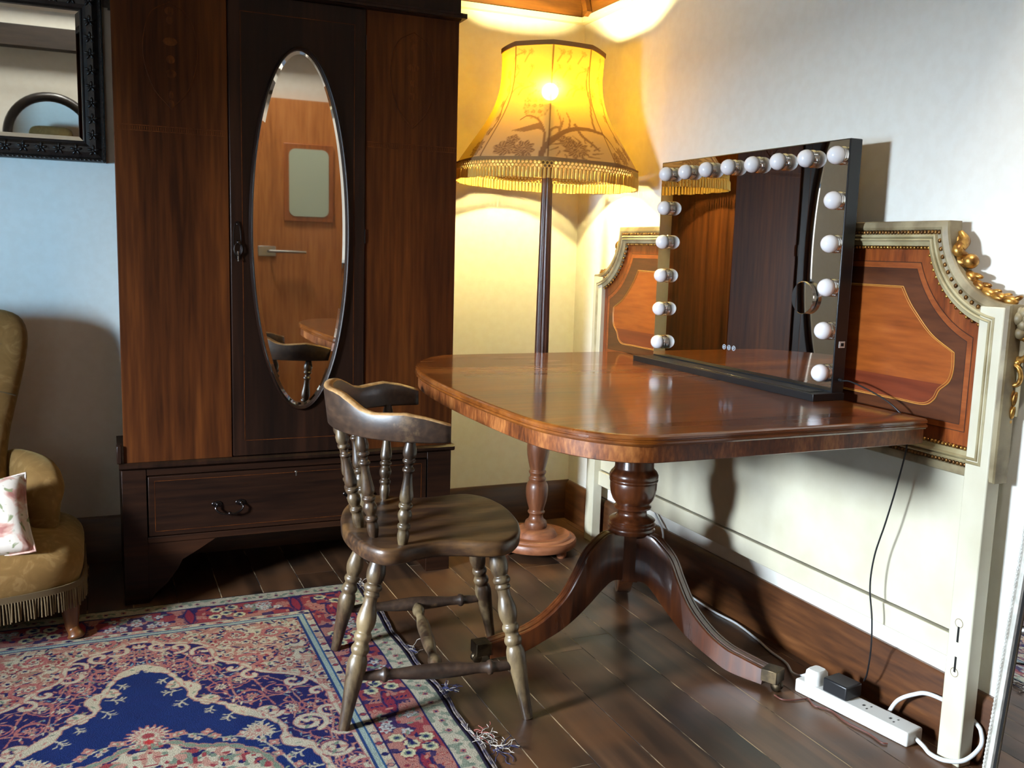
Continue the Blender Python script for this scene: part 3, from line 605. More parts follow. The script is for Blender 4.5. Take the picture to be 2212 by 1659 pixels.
bot = [(0.03, 0.188), (0.065, 0.19), (0.095, 0.17), (0.14, 0.128), (0.187, 0.089), (0.235, 0.059), (0.282, 0.038), (0.33, 0.019), (0.376, 0.013), (0.44, 0.012)]
tp = [(p.x, p.y) for p in crom([(a, b, 0) for a, b in top], 5)]; bt = [(p.x, p.y) for p in crom([(a, b, 0) for a, b in bot], 5)]
for ang in (180, -64.9, 62):
    dv = Vector((math.cos(math.radians(ang)), math.sin(math.radians(ang)), 0)); sv = Vector((-dv.y, dv.x, 0))
    P3 = lambda r, s, z: (PC[0]+dv.x*r+sv.x*s, PC[1]+dv.y*r+sv.y*s, z)
    g = G(); rings = []
    for (rt, zt), (rb, zb) in zip(tp, bt):
        h = zt-zb; hw = 0.022
        q = lambda s, f, dz=0: P3(rb+(rt-rb)*f, s, zb+h*f+dz)
        rings.append([q(-hw, 0.03), q(-hw+0.002, 0), q(hw-0.002, 0), q(hw, 0.03), q(hw, 0.95), q(hw-0.003, 1), q(0.013, 1), q(0.012, 1, -0.004), q(0.009, 1, -0.004), q(0.008, 1, 0.001), q(-0.008, 1, 0.001), q(-0.009, 1, -0.004), q(-0.012, 1, -0.004), q(-0.013, 1), q(-hw+0.003, 1), q(-hw, 0.95)])
    g.loft(rings); lg = part(g, 'leg', 'pedestal', tb, TC, smooth=35)
    g = G(); Mx = Matrix.Translation((PC[0], PC[1], 0)) @ Matrix.Rotation(math.radians(ang), 4, 'Z')
    g.box(0.438, 0.482, -0.0235, 0.0235, 0.024, 0.058, Mx); part(g, 'brass_cap', 'brass', lg, TC, bevel=0.0015)
    g = G(); g.tube([P3(0.462, 0, 0.026), P3(0.470, 0, 0.012)], 0.006, 8); g.lathe([(0, 0.009), (0.1, 0.013), (0.35, 0.0125), (0.5, 0.009), (0.65, 0.0125), (0.9, 0.013), (1, 0.009)], P3(0.474, -0.013, 0.0130), P3(0.474, 0.013, 0.0130), 20); part(g, 'castor', 'brass', lg, TC)

# ------------------------------------------------------------------ captain's chair
CC = (-1.058, -1.2715, 0.0)
ch = empty('wooden_chair', CC, 'worn brown wooden captain chair with turned spindles, drawn up to the table', 'chair', math.radians(-10))
ST = 0.437
half = [(-0.215, 0.0), (-0.210, 0.075), (-0.196, 0.14), (-0.172, 0.20), (-0.138, 0.243), (-0.100, 0.246), (-0.055, 0.222), (-0.005, 0.203), (0.05, 0.207), (0.105, 0.222), (0.15, 0.222), (0.188, 0.19), (0.214, 0.135), (0.228, 0.07), (0.231, 0.0)]
cl = half+[(a, -b) for a, b in half[-2:0:-1]]
YO = 0.012
so = [(p.x, p.y+YO) for p in crom([(a, b, 0) for a, b in cl], 5, True)]; so = ccw(so); sn = out_normals(so)
def srings(prof): return [[(p[0]+n.x*d, p[1]+n.y*d, z) for p, n in zip(so, sn)] for d, z in prof]
g = G(); rs = srings([(-0.02, ST-0.040), (-0.006, ST-0.039), (-0.001, ST-0.033), (0.0, ST-0.012), (-0.002, ST-0.004), (-0.006, ST-0.0005), (-0.012, ST)])
# dished top
for f, dz in ((0.86, -0.001), (0.7, -0.005), (0.5, -0.009), (0.25, -0.010)):
    rs.append([((p[0]-0.02)*f+0.02, (p[1]-YO)*f+YO, ST+dz*(0.5+0.5*min(1, max(0, (0.16-p[0])/0.3)))) for p in so])
g.loft(rs); g.build('seat', 'chair_seat', ch, smooth=50)
LEG = [(0, .016), (.05, .0195), (.1, .0225), (.14, .0205), (.162, .0165), (.172, .0195), (.185, .0215), (.2, .0205), (.21, .0165), (.222, .0185), (.235, .0185), (.243, .0158), (.28, .0155), (.31, .0185), (.36, .0228), (.405, .0215), (.44, .0168), (.452, .0195), (.468, .021), (.483, .0195), (.494, .0165), (.512, .0168), (.525, .020), (.543, .0218), (.56, .020), (.572, .0178), (.60, .0218), (.64, .0233), (.7, .0215), (.8, .0178), (.9, .0148), (1, .0125)]
feet = {(-1, -1): (-0.222, -0.226), (-1, 1): (-0.217, 0.222), (1, -1): (0.218, -0.238), (1, 1): (0.234, 0.262)}
tops = {(-1, -1): (-0.135, -0.165), (-1, 1): (-0.135, 0.185), (1, -1): (0.145, -0.155), (1, 1): (0.145, 0.18)}
def smooth_prof(pr, n=4):
    p = crom([(a, b, 0) for a, b in pr], n); return [(q.x, q.y) for q in p]
for k in feet:
    zf = 0.0072 if k[0] < 0 else 0.0
    a = Vector((*tops[k], ST-0.034)); b = Vector((*feet[k], zf))
    g = G(); g.lathe(smooth_prof(LEG, 3), a, b, 22); g.build('leg', 'chair', ch, smooth=60)
def legpt(k, z):
    a = Vector((*tops[k], ST-0.034)); b = Vector((*feet[k], 0)); t = (a.z-z)/(a.z-b.z); return a+(b-a)*t
STR = [(0, .009), (.04, .0095), (.12, .0125), (.155, .0125), (.165, .017), (.175, .018), (.188, .017), (.2, .0125), (.26, .0125), (.36, .0165), (.47, .0185), (.499, .0187), (.501, .0187), (.53, .0185), (.64, .0165), (.74, .0125), (.8, .0125), (.812, .017), (.825, .018), (.835, .017), (.845, .0125), (.88, .0125), (.96, .0095), (1, .009)]
mids = []
for sy in (-1, 1):
    a, b = legpt((-1, sy), 0.125), legpt((1, sy), 0.125); mids.append((a+b)/2)
    g = G(); g.lathe(STR, a, b, 18); g.build('stretcher', 'chair_dark', ch, smooth=60)
CST = [(0, .008), (.06, .0105), (.10, .016), (.14, .0165), (.18, .012), (.24, .0115), (.34, .0165), (.44, .0175), (.5, .0165), (.56, .0175), (.66, .0165), (.76, .0115), (.82, .012), (.86, .0165), (.9, .016), (.94, .0105), (1, .008)]
g = G(); g.lathe(smooth_prof(CST, 3), mids[0], mids[1], 18); g.build('stretcher', 'chair', ch, smooth=60)
SPI = [(0, .0095), (.05, .0125), (.1, .0155), (.14, .0152), (.17, .0122), (.185, .0148), (.205, .014), (.222, .0095), (.25, .0095), (.265, .0132), (.285, .0138), (.30, .0105), (.36, .0102), (.44, .0128), (.52, .0158), (.56, .015), (.585, .0118), (.6, .0158), (.625, .0158), (.645, .0118), (.69, .0165), (.735, .0152), (.775, .0112), (.795, .0152), (.82, .0152), (.838, .0122), (.89, .0142), (.94, .013), (1, .0095)]
RZ = 0.686
for (bx, by), (tx, ty) in (((-0.086, 0.205), (-0.074, 0.238)), ((-0.145, 0.135), (-0.180, 0.150)), ((-0.172, 0.052), (-0.222, 0.060))):
    for s in (1, -1):
        g = G(); g.lathe(smooth_prof(SPI, 3), (tx, YO+ty*s, RZ+0.004), (bx, YO+by*s, ST-0.006), 18); g.build('spindle', 'chair', ch, smooth=60)
# bow rail: tall crest behind, dipping then level arms
pathc = [(0.012, 0.262), (-0.035, 0.258), (-0.085, 0.244), (-0.135, 0.213), (-0.180, 0.168), (-0.212, 0.112), (-0.230, 0.055), (-0.235, 0.0)]
full = pathc+[(a, -b) for a, b in pathc[-2::-1]]
pp = crom([(a, b+YO, 0) for a, b in full], 6); m = len(pp); rings = []; hts = []
hk = [(0, .042), (.03, .048), (.08, .058), (.143, .066), (.19, .063), (.235, .060), (.27, .065), (.31, .081), (.345, .092), (.38, .096), (.5, .095)]
def hgt(t):
    t = t if t <= 0.5 else 1-t
    return float(np.interp(t, [a for a, b in hk], [b for a, b in hk]))
for i, p in enumerate(pp):
    tt = i/(m-1); d = (pp[min(i+1, m-1)]-pp[max(i-1, 0)]).normalized(); nn = Vector((d.y, -d.x, 0))
    if nn.dot(Vector((p.x+0.02, p.y-YO, 0))) < 0: nn = -nn
    h = hgt(tt); th = 0.0125; e = 0.6 if i in (0, m-1) else 1.0
    lean = 0.12
    def Q(o_, z): return (p.x+nn.x*(o_+z*lean), p.y+nn.y*(o_+z*lean), RZ+z)
    rings.append([Q(-th*e, 0.004), Q(-th*e+0.004, 0), Q(th*e-0.004, 0), Q(th*e, 0.004), Q(th*e, h*0.5), Q(th*e, h-0.006), Q(th*e-0.003, h-0.001), Q(0, h+0.001), Q(-th*e+0.003, h-0.001), Q(-th*e, h-0.006), Q(-th*e, h*0.5)])
g = G(); g.loft(rings); rail = g.build('back_rail', 'chair_dark', ch, smooth=45)
g = G(); g.loft([[(Vector(r[5])+Vector(r[6]))/2+Vector((0, 0, .0006)), Vector(r[6])+Vector((0, 0, .0012)), Vector(r[7])+Vector((0, 0, .0010)), Vector(r[8])+Vector((0, 0, .0012)), (Vector(r[8])+Vector(r[9]))/2+Vector((0, 0, .0006)), Vector(r[7])-Vector((0, 0, .002))] for r in rings]); g.build('worn_edge', 'chair_edge', rail, smooth=60, label='pale worn top edge of the rail')

# ------------------------------------------------------------------ headboard
HC = (-0.05, -1.195, 0.0); HY = -1.195
hb = empty('headboard', HC, 'cream and gilt carved double headboard with veneered wooden panel behind the table', 'headboard')
px_ = lambda u, v, w: (w, HY+u, v)      # u across, v up, w = world X
NA = 14
def houtline(d):
    """outline of the shaped panel, inset by d; same vertex count for every d"""
    hw, zt, zb, R, cx, cz = 0.905-d, 1.212-d, 0.655+d, 0.178+d, 0.905, 1.214
    # quarter arc round (cx, cz) from the side to the top
    a0 = math.pi+math.acos(min(1, max(-1, 0))) if False else None
    s_z = cz-math.sqrt(max(1e-9, R*R-(cx-hw)**2)); t_y = cx-math.sqrt(max(1e-9, R*R-(cz-zt)**2))
    A0 = math.atan2(s_z-cz, hw-cx); A1 = math.atan2(zt-cz, t_y-cx)
    if A0 > 0: A0 -= 2*PI
    if A1 > 0: A1 -= 2*PI
    if A1 > A0: A1 -= 2*PI
    arc = [(cx+R*math.cos(A0+(A1-A0)*k/NA), cz+R*math.sin(A0+(A1-A0)*k/NA)) for k in range(NA+1)]
    right = [(hw, zb)]+arc
    return right+[(-a, b) for a, b in right[::-1]]
def dense(poly, step):
    out = []; n = len(poly)
    for i in range(n):
        a = Vector(poly[i]); b = Vector(poly[(i+1) % n]); L_ = (b-a).length; k = max(1, int(L_/step))
        for j in range(k): out.append(a+(b-a)*(j/k))
    return out
def hx(sgn): return sgn
# posts and lower boards
for s in (1, -1):
    g = G()
    ya, yb = sorted((s*0.835, s*0.895))
    g.box(-0.076, -0.037, HY+ya, HY+yb, 0.0, 1.03); post = part(g, 'post', 'cream', hb, HC, bevel=0.003)
    if s < 0:
        for z in (0.305, 0.235): part(G().box(-0.0768, -0.0755, HY-0.864, HY-0.859, z-0.022, z+0.014), 'bolt_slot', 'void', post, HC)
        for z in (0.327, 0.212): part(G().torus((-0.076, HY-0.861, z), 0.010, 0.0008, Vector((1, 0, 0)), n=20, m=5), 'slot_cover', 'cream_old', post, HC)
g = G(); g.box(-0.046, -0.034, HY-0.84, HY+0.84, 0.29, 0.70); part(g, 'lower_board', 'cream', hb, HC)
g = G(); g.box(-0.054, -0.034, HY-0.84, HY+0.84, 0.228, 0.284); part(g, 'bottom_rail', 'cream', hb, HC, bevel=0.003)
# moulded frame
prof = [(0.0, -0.030), (0.0, -0.066), (0.002, -0.070), (0.014, -0.074), (0.019, -0.072), (0.021, -0.068), (0.029, -0.070), (0.031, -0.077), (0.034, -0.079), (0.037, -0.077), (0.0385, -0.073), (0.0405, -0.079), (0.043, -0.081), (0.045, -0.079), (0.0465, -0.075), (0.050, -0.073), (0.056, -0.071), (0.0575, -0.060)]
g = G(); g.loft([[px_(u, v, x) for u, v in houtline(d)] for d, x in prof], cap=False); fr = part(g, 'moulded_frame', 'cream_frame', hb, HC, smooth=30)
g = G(); g.loft([[px_(u, v, x) for u, v in houtline(d)] for d, x in ((-0.0008, -0.030), (-0.0008, -0.0665), (0.0018, -0.0706), (0.014, -0.0746), (0.0192, -0.0726), (0.021, -0.0686), (0.0292, -0.0706), (0.031, -0.0765))], cap=False); part(g, 'outer_band', 'cream_old', fr, HC, smooth=30, label='worn brown and gold outer moulding')
def beads(d, x, step, r, e):
    g = G()
    for p in dense(houtline(d), step): g.ell(px_(p.x, p.y, x), (r[0], r[1], r[2]), None, 7, 5)
    return g
part(beads(0.0602, -0.0660, 0.0102, (0.0048, 0.0046, 0.0046), 0), 'gold_beading', 'gold', fr, HC, smooth=80)
part(beads(0.0252, -0.0700, 0.0098, (0.0044, 0.0054, 0.0054), 0), 'rope_moulding', 'gold_dark', fr, HC, smooth=80)
# veneers
XP = -0.0590
def flat(poly, x): return G().add([px_(u, v, x) for u, v in poly], [tuple(range(len(poly)))])
def ring(o1, o2, x):
    n = len(o1); return G().add([px_(u, v, x) for u, v in o1]+[px_(u, v, x) for u, v in o2], [(k, (k+1) % n, n+(k+1) % n, n+k) for k in range(n)])
g = G(); g.loft([[px_(u, v, x) for u, v in houtline(0.05)] for x in (-0.040, XP)]); part(g, 'veneer_border', 'ven_border', hb, HC, smooth=30)
L1, L2 = 0.094, 0.109
part(ring(houtline(L1), houtline(L2), XP-0.0004), 'veneer_band', 'ven_band', hb, HC, smooth=0)
g = G().add([px_(u, v, XP-0.0004) for u, v in houtline(L2)], [tuple(range(2*NA+4))]); part(g, 'veneer_inner_border', 'ven_dark', hb, HC, smooth=0)
part(ring(houtline(L1-0.0008), houtline(L1+0.0008), XP-0.0008), 'inlay_line', 'ven_line', hb, HC, smooth=0)
part(ring(houtline(L2-0.0008), houtline(L2+0.0008), XP-0.0008), 'inlay_line', 'ven_line', hb, HC, smooth=0)
cf = [(0.0, 1.062), (0.300, 1.062), (0.604, 1.061)]
rt = [(0.604, 1.061)]+[(p.x, p.y) for p in crom([(0.604, 1.061, 0), (0.625, 1.03, 0), (0.648, 1.004, 0), (0.70, 0.956, 0), (0.766, 0.921, 0)], 6)][1:]
rt += [(p.x, p.y) for p in crom([(0.766, 0.921, 0), (0.768, 0.885, 0), (0.760, 0.855, 0), (0.735, 0.832, 0), (0.722, 0.808, 0), (0.693, 0.792, 0), (0.62, 0.792, 0)], 6)][1:]
field = rt+[(0.0, 0.792)]+[(-a, b) for a, b in rt[::-1]]
g = G().add([px_(u, v, XP-0.0008) for u, v in field], [tuple(range(len(field)))]); part(g, 'veneer_field', 'ven_field', hb, HC, smooth=0)
strip = [p for p in rt if p[1] < 0.845]; strip = [(0.752, 0.845)]+strip+[(0.0, 0.7935)]+[(-a, b) for a, b in strip[::-1]]+[(-0.752, 0.845)]
g = G().add([px_(u*0.996, v+0.001, XP-0.0012) for u, v in strip], [tuple(range(len(strip)))]); part(g, 'veneer_strip', 'ven_red', hb, HC, smooth=0)
g = G(); pts = [px_(u, v, XP-0.0012) for u, v in field]; g.tube(pts+[pts[0]], 0.0011, 4); pts = [px_(u*0.992, 0.927+(v-0.927)*0.976, XP-0.0012) for u, v in field]; g.tube(pts+[pts[0]], 0.0007, 4); part(g, 'stringing', 'ven_gold', hb, HC)
# gilt carving on both shoulders
def Rx(a): return Matrix.Rotation(a, 3, 'X')
def leaf(g, c, ln, wd_, ang, th=0.008, s=1):
    a = ang if s > 0 else PI-ang
    g.ell((c[0], c[1], c[2]), (th, ln, wd_), Rx(a), 12, 8)
for s in (-1, 1):
    Y = lambda u: HY+s*(u-0.022)
    g = G()
    # acanthus scroll leaf curling over, then a ball
    pts = crom([(-0.038, Y(0.748), 1.178), (-0.042, Y(0.752), 1.150), (-0.046, Y(0.762), 1.128), (-0.046, Y(0.780), 1.120), (-0.042, Y(0.792), 1.126)], 6)
    g.tube(pts, [0.005+0.012*math.sin(PI*min(1, (i+2)/(len(pts)+2))) for i in range(len(pts))], 10)
    pts = crom([(-0.036, Y(0.752), 1.190), (-0.034, Y(0.764), 1.168), (-0.06, Y(0.772), 1.146), (-0.038, Y(0.785), 1.132)], 6)
    g.tube(pts, [0.004+0.010*math.sin(PI*(i+1)/(len(pts)+1)) for i in range(len(pts))], 8)
    g.ell((-0.042, Y(0.792), 1.124), (0.017, 0.019, 0.017), None, 14, 10)
    g.ell((-0.042, Y(0.782), 1.102), (0.007, 0.007, 0.007))
    # husk garland following the concave shoulder
    hs = [(0.800, 1.089), (0.824, 1.070), (0.850, 1.057), (0.876, 1.049), (0.902, 1.044)]
    for i, (u, v) in enumerate(hs):
        a = math.radians(-42+9*i)
        leaf(g, (-0.044, Y(u), v), 0.020, 0.0115, a, 0.014, s); leaf(g, (-0.040, Y(u+0.012), v+0.004), 0.016, 0.006, a+0.5, 0.008, s); leaf(g, (-0.040, Y(u+0.008), v-0.008), 0.016, 0.006, a-0.5, 0.008, s)
    part(g, 'carved_garland', 'gold', hb, HC, smooth=80)
    g = G()
    # rosette at the corner
    for dz, du, r in ((0.012, -0.006, 0.014), (0.012, 0.012, 0.013), (-0.008, -0.012, 0.014), (-0.012, 0.010, 0.013), (0.0, 0.0, 0.014), (-0.03, 0.004, 0.013), (0.0, 0.02, 0.012)):
        g.ell((-0.042 - (0.006 if du == 0 else 0), Y(0.928+du), 1.008+dz), (0.011, r, r), None, 12, 8)
    part(g, 'carved_rosette', 'cream_old', hb, HC, smooth=80)
    g = G()
    # C scroll, ribbon curls and bellflower drop
    g.torus((-0.034, Y(0.930), 0.945), 0.024, 0.0075, Vector((1, 0, 0)), n=22, m=10)
    g.ell((-0.038, Y(0.93), 0.915), (0.007, 0.007, 0.006))
    pts = crom([(-0.036, Y(0.914), 0.902), (-0.040, Y(0.922), 0.910), (-0.040, Y(0.936), 0.904), (-0.036, Y(0.940), 0.886), (-0.036, Y(0.934), 0.870), (-0.040, Y(0.920), 0.866), (-0.042, Y(0.912), 0.872)], 6); g.tube(pts, 0.0052, 8)
    g.ell((-0.038, Y(0.918), 0.868), (0.008, 0.008, 0.006))
    for z, h, wv in ((0.842, 0.018, 0.0105), (0.812, 0.016, 0.009), (0.788, 0.014, 0.006)):
        g.ell((-0.036, Y(0.924), z), (0.009, wv*0.7, h), None, 10, 8)
        if wv > 0.007:
            g.ell((-0.036, Y(0.924-wv*0.7), z-0.004), (0.007, wv*0.45, h*0.9), Rx(0.15*s), 8, 6); g.ell((-0.036, Y(0.924+wv*0.7), z-0.004), (0.007, wv*0.45, h*0.9), Rx(-0.15*s), 8, 6)
    part(g, 'carved_drop', 'gold', hb, HC, smooth=80)
    g = G(); ya, yb = sorted((0.890*s, 0.918*s)); g.box(-0.032, -0.034, HY+ya, HY+yb, 0.80, 1.03); part(g, 'ear_board', 'cream_old', hb, HC, bevel=0.006)

# ------------------------------------------------------------------ vanity mirror with bulbs
VX = -0.137; VB = TT+0.019
VO = (VX, -1.255, TT)
vm = empty('vanity_mirror', VO, 'black framed vanity mirror ringed with white bulbs, standing on the table', 'mirror')
VY0, VY1, VZ1 = -1.672, -0.838, 1.410
g = G(); g.box(VX, VX+0.038, VY0, VY1, VB-0.004, VZ1); part(g, 'frame', 'black', vm, VO, bevel=0.0025)
g = G(); g.add([(VX-0.0006, VY0+0.003, VB+0.004), (VX-0.0006, VY1-0.003, VB+0.004), (VX-0.0006, VY1-0.003, VZ1-0.003), (VX-0.0006, VY0+0.003, VZ1-0.003)], [(0, 1, 2, 3)]); gl = part(g, 'mirror_glass', 'mirror', vm, VO, smooth=0)
g = G(); g.box(VX-0.068, VX+0.030, VY0-0.012, VY1+0.012, TT, VB-0.001); g.box(VX-0.052, VX-0.006, VY0+0.02, VY1-0.02, VB-0.001, VB+0.0005); part(g, 'base', 'black', vm, VO, bevel=0.002)
BR = 0.0225
def bulb(y, z):
    g = G(); c = (VX-0.0195, y, z)
    g.lathe([(-BR, 0.0005), (-0.021, 0.0075), (-0.0185, 0.0127), (-0.014, 0.0175), (-0.008, 0.0208), (-0.001, BR), (0.006, 0.0218), (0.011, 0.0195), (0.012, 0.016)], c, (c[0]+1, c[1], c[2]), 24, True)
    b = part(g, 'light_bulb', 'bulb', vm, VO, smooth=80)
    g = G(); g.lathe([(0.0095, 0.016), (0.0095, 0.0212), (0.0118, 0.0218), (0.0128, 0.0206), (0.0138, 0.0218), (0.0155, 0.0222), (0.0163, 0.0208), (0.0171, 0.0222), (0.0187, 0.0226)], c, (c[0]+1, c[1], c[2]), 24, True)
    part(g, 'collar', 'chrome', b, VO, smooth=35)
YL, YR = -0.893, -1.648
for k in range(8): bulb(YL+(YR-YL)*k/7, 1.370)
for y, zz in ((YL, (1.265, 1.159, 1.053, 0.947, 0.840)), (YR, (1.262, 1.157, 1.050, 0.943, 0.837))):
    for z in zz: bulb(y, z)
for k in range(3):
    g = G(); c = (VX-0.0012, -1.222-0.0225*k, 0.858); g.torus(c, 0.0066, 0.0008, Vector((1, 0, 0)), n=24, m=5)
    if k == 0: g.box(c[0]-0.0003, c[0]+0.0003, c[1]-0.0015, c[1]+0.0015, c[2]-0.003, c[2]+0.003)
    if k == 1: g.torus(c, 0.003, 0.0006, Vector((1, 0, 0)), n=16, m=5)
    if k == 2: g.tube([(c[0], c[1], c[2]+0.0032), (c[0], c[1], c[2]-0.0005)], 0.0006, 5); g.torus(c, 0.003, 0.0005, Vector((1, 0, 0)), n=14, m=5, a0=0.7, a1=5.6)
    part(g, 'touch_button', 'icon', vm, VO)
g = G(); g.box(VX+0.012, VX+0.030, VY0-0.0012, VY0, 0.902, 0.918); up = part(g, 'usb_port', 'white_plastic', vm, VO)
g = G(); g.box(VX+0.017, VX+0.026, VY0-0.0018, VY0-0.0012, 0.906, 0.914); part(g, 'port_slot', 'void', up, VO)
g = G(); g.lathe([(0, 0.0045), (1, 0.004)], (VX+0.022, VY0, 0.822), (VX+0.022, VY0-0.012, 0.821), 12); part(g, 'power_socket', 'black', vm, VO)
# small stick-on magnifying mirror
MO = (VX-0.0006, -1.557, 1.020)
mg = empty('magnifying_mirror', MO, 'small round stick-on mirror on the glass of the bulb-ringed vanity mirror', 'mirror')
g = G(); g.lathe([(0.0, 0.033), (0.003, 0.041), (0.012, 0.042), (0.0135, 0.0405)], (VX-0.0007, MO[1], MO[2]), (VX-1, MO[1], MO[2]), 40, True); part(g, 'housing', 'chrome', mg, MO, smooth=35)
g = G(); g.lathe([(0.0, 0.040), (0.0006, 0.0398)], (VX-0.0143, MO[1], MO[2]), (VX-1, MO[1], MO[2]), 40, True); part(g, 'magnifying_glass', 'mirror', mg, MO)

# ------------------------------------------------------------------ standard lamp
LX, LY = -0.328, -0.385
LO = (LX, LY, 0.0)
lp = empty('standard_lamp', LO, 'lit standard lamp with a printed bell shade and turned wooden stand in the corner', 'lamp')
def lat(prof, name, m, parent=None, n=48, dx=0.0):
    g = G(); g.lathe([(z, r) for z, r in prof], (LX+dx, LY, 0), (LX+dx, LY, 1), n, True); return part(g, name, m, parent or lp, LO, smooth=45)
bs = lat([(0.030, 0.120), (0.030, 0.149), (0.036, 0.154), (0.052, 0.154), (0.060, 0.150), (0.063, 0.136), (0.069, 0.133), (0.072, 0.128), (0.070, 0.12), (0.066, 0.10), (0.066, 0.083), (0.074, 0.078), (0.083, 0.074), (0.090, 0.066), (0.094, 0.05)], 'base', 'lamp_base')
for a in (75, 195, 315):
    a = math.radians(a-135); g = G(); c = (LX+0.118*math.cos(a), LY+0.118*math.sin(a)); g.lathe([(0, 0.015), (0.008, 0.019), (0.03, 0.019)], (*c, 0), (*c, 1), 18, True); part(g, 'foot', 'lamp_base', bs, LO)
lat(smooth_prof([(0.090, 0.036), (0.094, 0.040), (0.106, 0.042), (0.118, 0.039), (0.124, 0.031), (0.134, 0.026), (0.144, 0.026), (0.149, 0.031), (0.155, 0.032), (0.160, 0.028), (0.170, 0.030), (0.195, 0.037), (0.225, 0.0415), (0.252, 0.0405), (0.268, 0.034), (0.272, 0.029), (0.278, 0.032), (0.283, 0.032), (0.289, 0.027), (0.297, 0.028), (0.303, 0.032), (0.309, 0.032), (0.314, 0.028), (0.330, 0.032), (0.370, 0.040), (0.405, 0.042), (0.45, 0.038), (0.50, 0.031), (0.52, 0.028), (0.53, 0.033), (0.54, 0.033), (0.55, 0.028)], 3), 'turned_column', 'lamp_wood')
g = G(); rings = []
for z, r in ((0.545, 0.0255), (0.60, 0.0265), (0.9, 0.0245), (1.2, 0.0215), (1.43, 0.019)):
    rings.append([(LX+r*(1-0.13*(0.5+0.5*math.cos(12*th)))*math.cos(th), LY+r*(1-0.13*(0.5+0.5*math.cos(12*th)))*math.sin(th), z) for th in [2*PI*k/96 for k in range(96)]])
g.loft(rings); part(g, 'fluted_pole', 'lamp_pole', lp, LO, smooth=60)
lat([(1.43, 0.022), (1.45, 0.024), (1.47, 0.012), (1.56, 0.010), (1.565, 0.018), (1.635, 0.018), (1.64, 0.012)], 'bulb_holder', 'brass')
g = G(); g.ell((LX, LY, 1.675), (0.030, 0.030, 0.030), None, 24, 16); part(g, 'lamp_bulb', 'lit_bulb', lp, LO, smooth=80)
# shade: eight stretched panels between wires
SP = [(1.800, 0.181), (1.76, 0.179), (1.72, 0.178), (1.68, 0.181), (1.64, 0.190), (1.60, 0.205), (1.56, 0.226), (1.52, 0.252), (1.48, 0.279), (1.45, 0.299), (1.425, 0.315), (1.412, 0.322)]
tiltM = Matrix.Translation((LX, LY, 1.5)) @ Matrix.Rotation(math.radians(1.6), 4, 'Y') @ Matrix.Translation((-LX, -LY, -1.5))
CAMA = math.atan2(-3.4825-LY, -1.805-LX)
NTH, NZ = 400, 150
zz = np.linspace(1.412, 1.800, NZ); rz = np.interp(zz, [a for a, b in SP[::-1]], [b for a, b in SP[::-1]])
kz = np.ones(9)/9; rz_s = np.convolve(np.pad(rz, 4, mode='edge'), kz, 'valid'); rz = rz_s
PH0 = CAMA
def facet(th): 
    sgm = 2*PI/8; q_ = ((th-PH0) % sgm)-sgm/2
    return 1-0.75*(1-math.cos(PI/8)/math.cos(q_))-0.02
vs = []
th_ = [2*PI*k/NTH for k in range(NTH)]
fc = [facet(t)+0.02 for t in th_]
for j in range(NZ):
    for k in range(NTH): vs.append((LX+rz[j]*fc[k]*math.cos(th_[k]), LY+rz[j]*fc[k]*math.sin(th_[k]), zz[j]))
vs = [tiltM @ Vector(v) for v in vs]
g = G(); g.add(vs, [(j*NTH+k, j*NTH+(k+1) % NTH, (j+1)*NTH+(k+1) % NTH, (j+1)*NTH+k) for j in range(NZ-1) for k in range(NTH)])
sh = part(g, 'shade', 'shade', lp, LO, smooth=80, merge=False)
# printed design: coordinates s (metres round the shade at mid radius, + = right as seen from the room), z
TH, ZG = np.meshgrid(np.array(th_), zz)
rel = (TH-CAMA+PI) % (2*PI)-PI
ink = np.zeros_like(ZG)
RG = np.repeat(rz[:, None], NTH, 1)
def sh_stroke(pts, wd_, val, mirror_back=True):
    pts = [(p.x, p.y) for p in crom([(a, b, 0) for a, b in pts], 6)] if len(pts) > 2 else pts
    for off in ((0, PI) if mirror_back else (0,)):
        s = ((rel+off+PI) % (2*PI)-PI)
        dmin = np.full(ZG.shape, 9.0); n_ = len(pts); wloc = np.full(ZG.shape, 1.0)
        for i in range(n_-1):
            (a0, z0_), (a1, z1_) = pts[i], pts[i+1]
            ax, az = s*RG, ZG; bx, bz = a0, z0_
            ux = a0*RG/0.22; vx = a1*RG/0.22
            dx, dz = vx-ux, (z1_-z0_); t = np.clip(((ax-ux)*dx+(az-z0_)*dz)/(dx*dx+dz*dz+1e-9), 0, 1)
            d_ = np.hypot(ax-ux-t*dx, az-z0_-t*dz)
            wv = (wd_[0]+(wd_[1]-wd_[0])*(i+t)/(n_-1)) if isinstance(wd_, tuple) else wd_
            np.maximum(ink, np.clip((wv-d_)/0.0012+0.5, 0, 1)*val, out=ink)
def sh_blob(a, z, ra, rzz, val, lob=5, ph=0.0, amp=0.22, hollow=False):
    for off in (0, PI):
        s = ((rel+off+PI) % (2*PI)-PI); dx = (s*RG-a*RG/0.22)/ra; dz = (ZG-z)/rzz; r_ = np.hypot(dx, dz); an = np.arctan2(dz, dx)
        lim = 1-amp*(0.5+0.5*np.cos(lob*an+ph)); mk = np.clip((lim-r_)*12, 0, 1)
        tex = 0.72+0.28*np.sign(np.sin(an*lob*2+r_*9))
        if hollow: mk = mk*np.clip((r_-lim*0.78)*12, 0.35, 1)
        np.maximum(ink, mk*val*tex, out=ink)
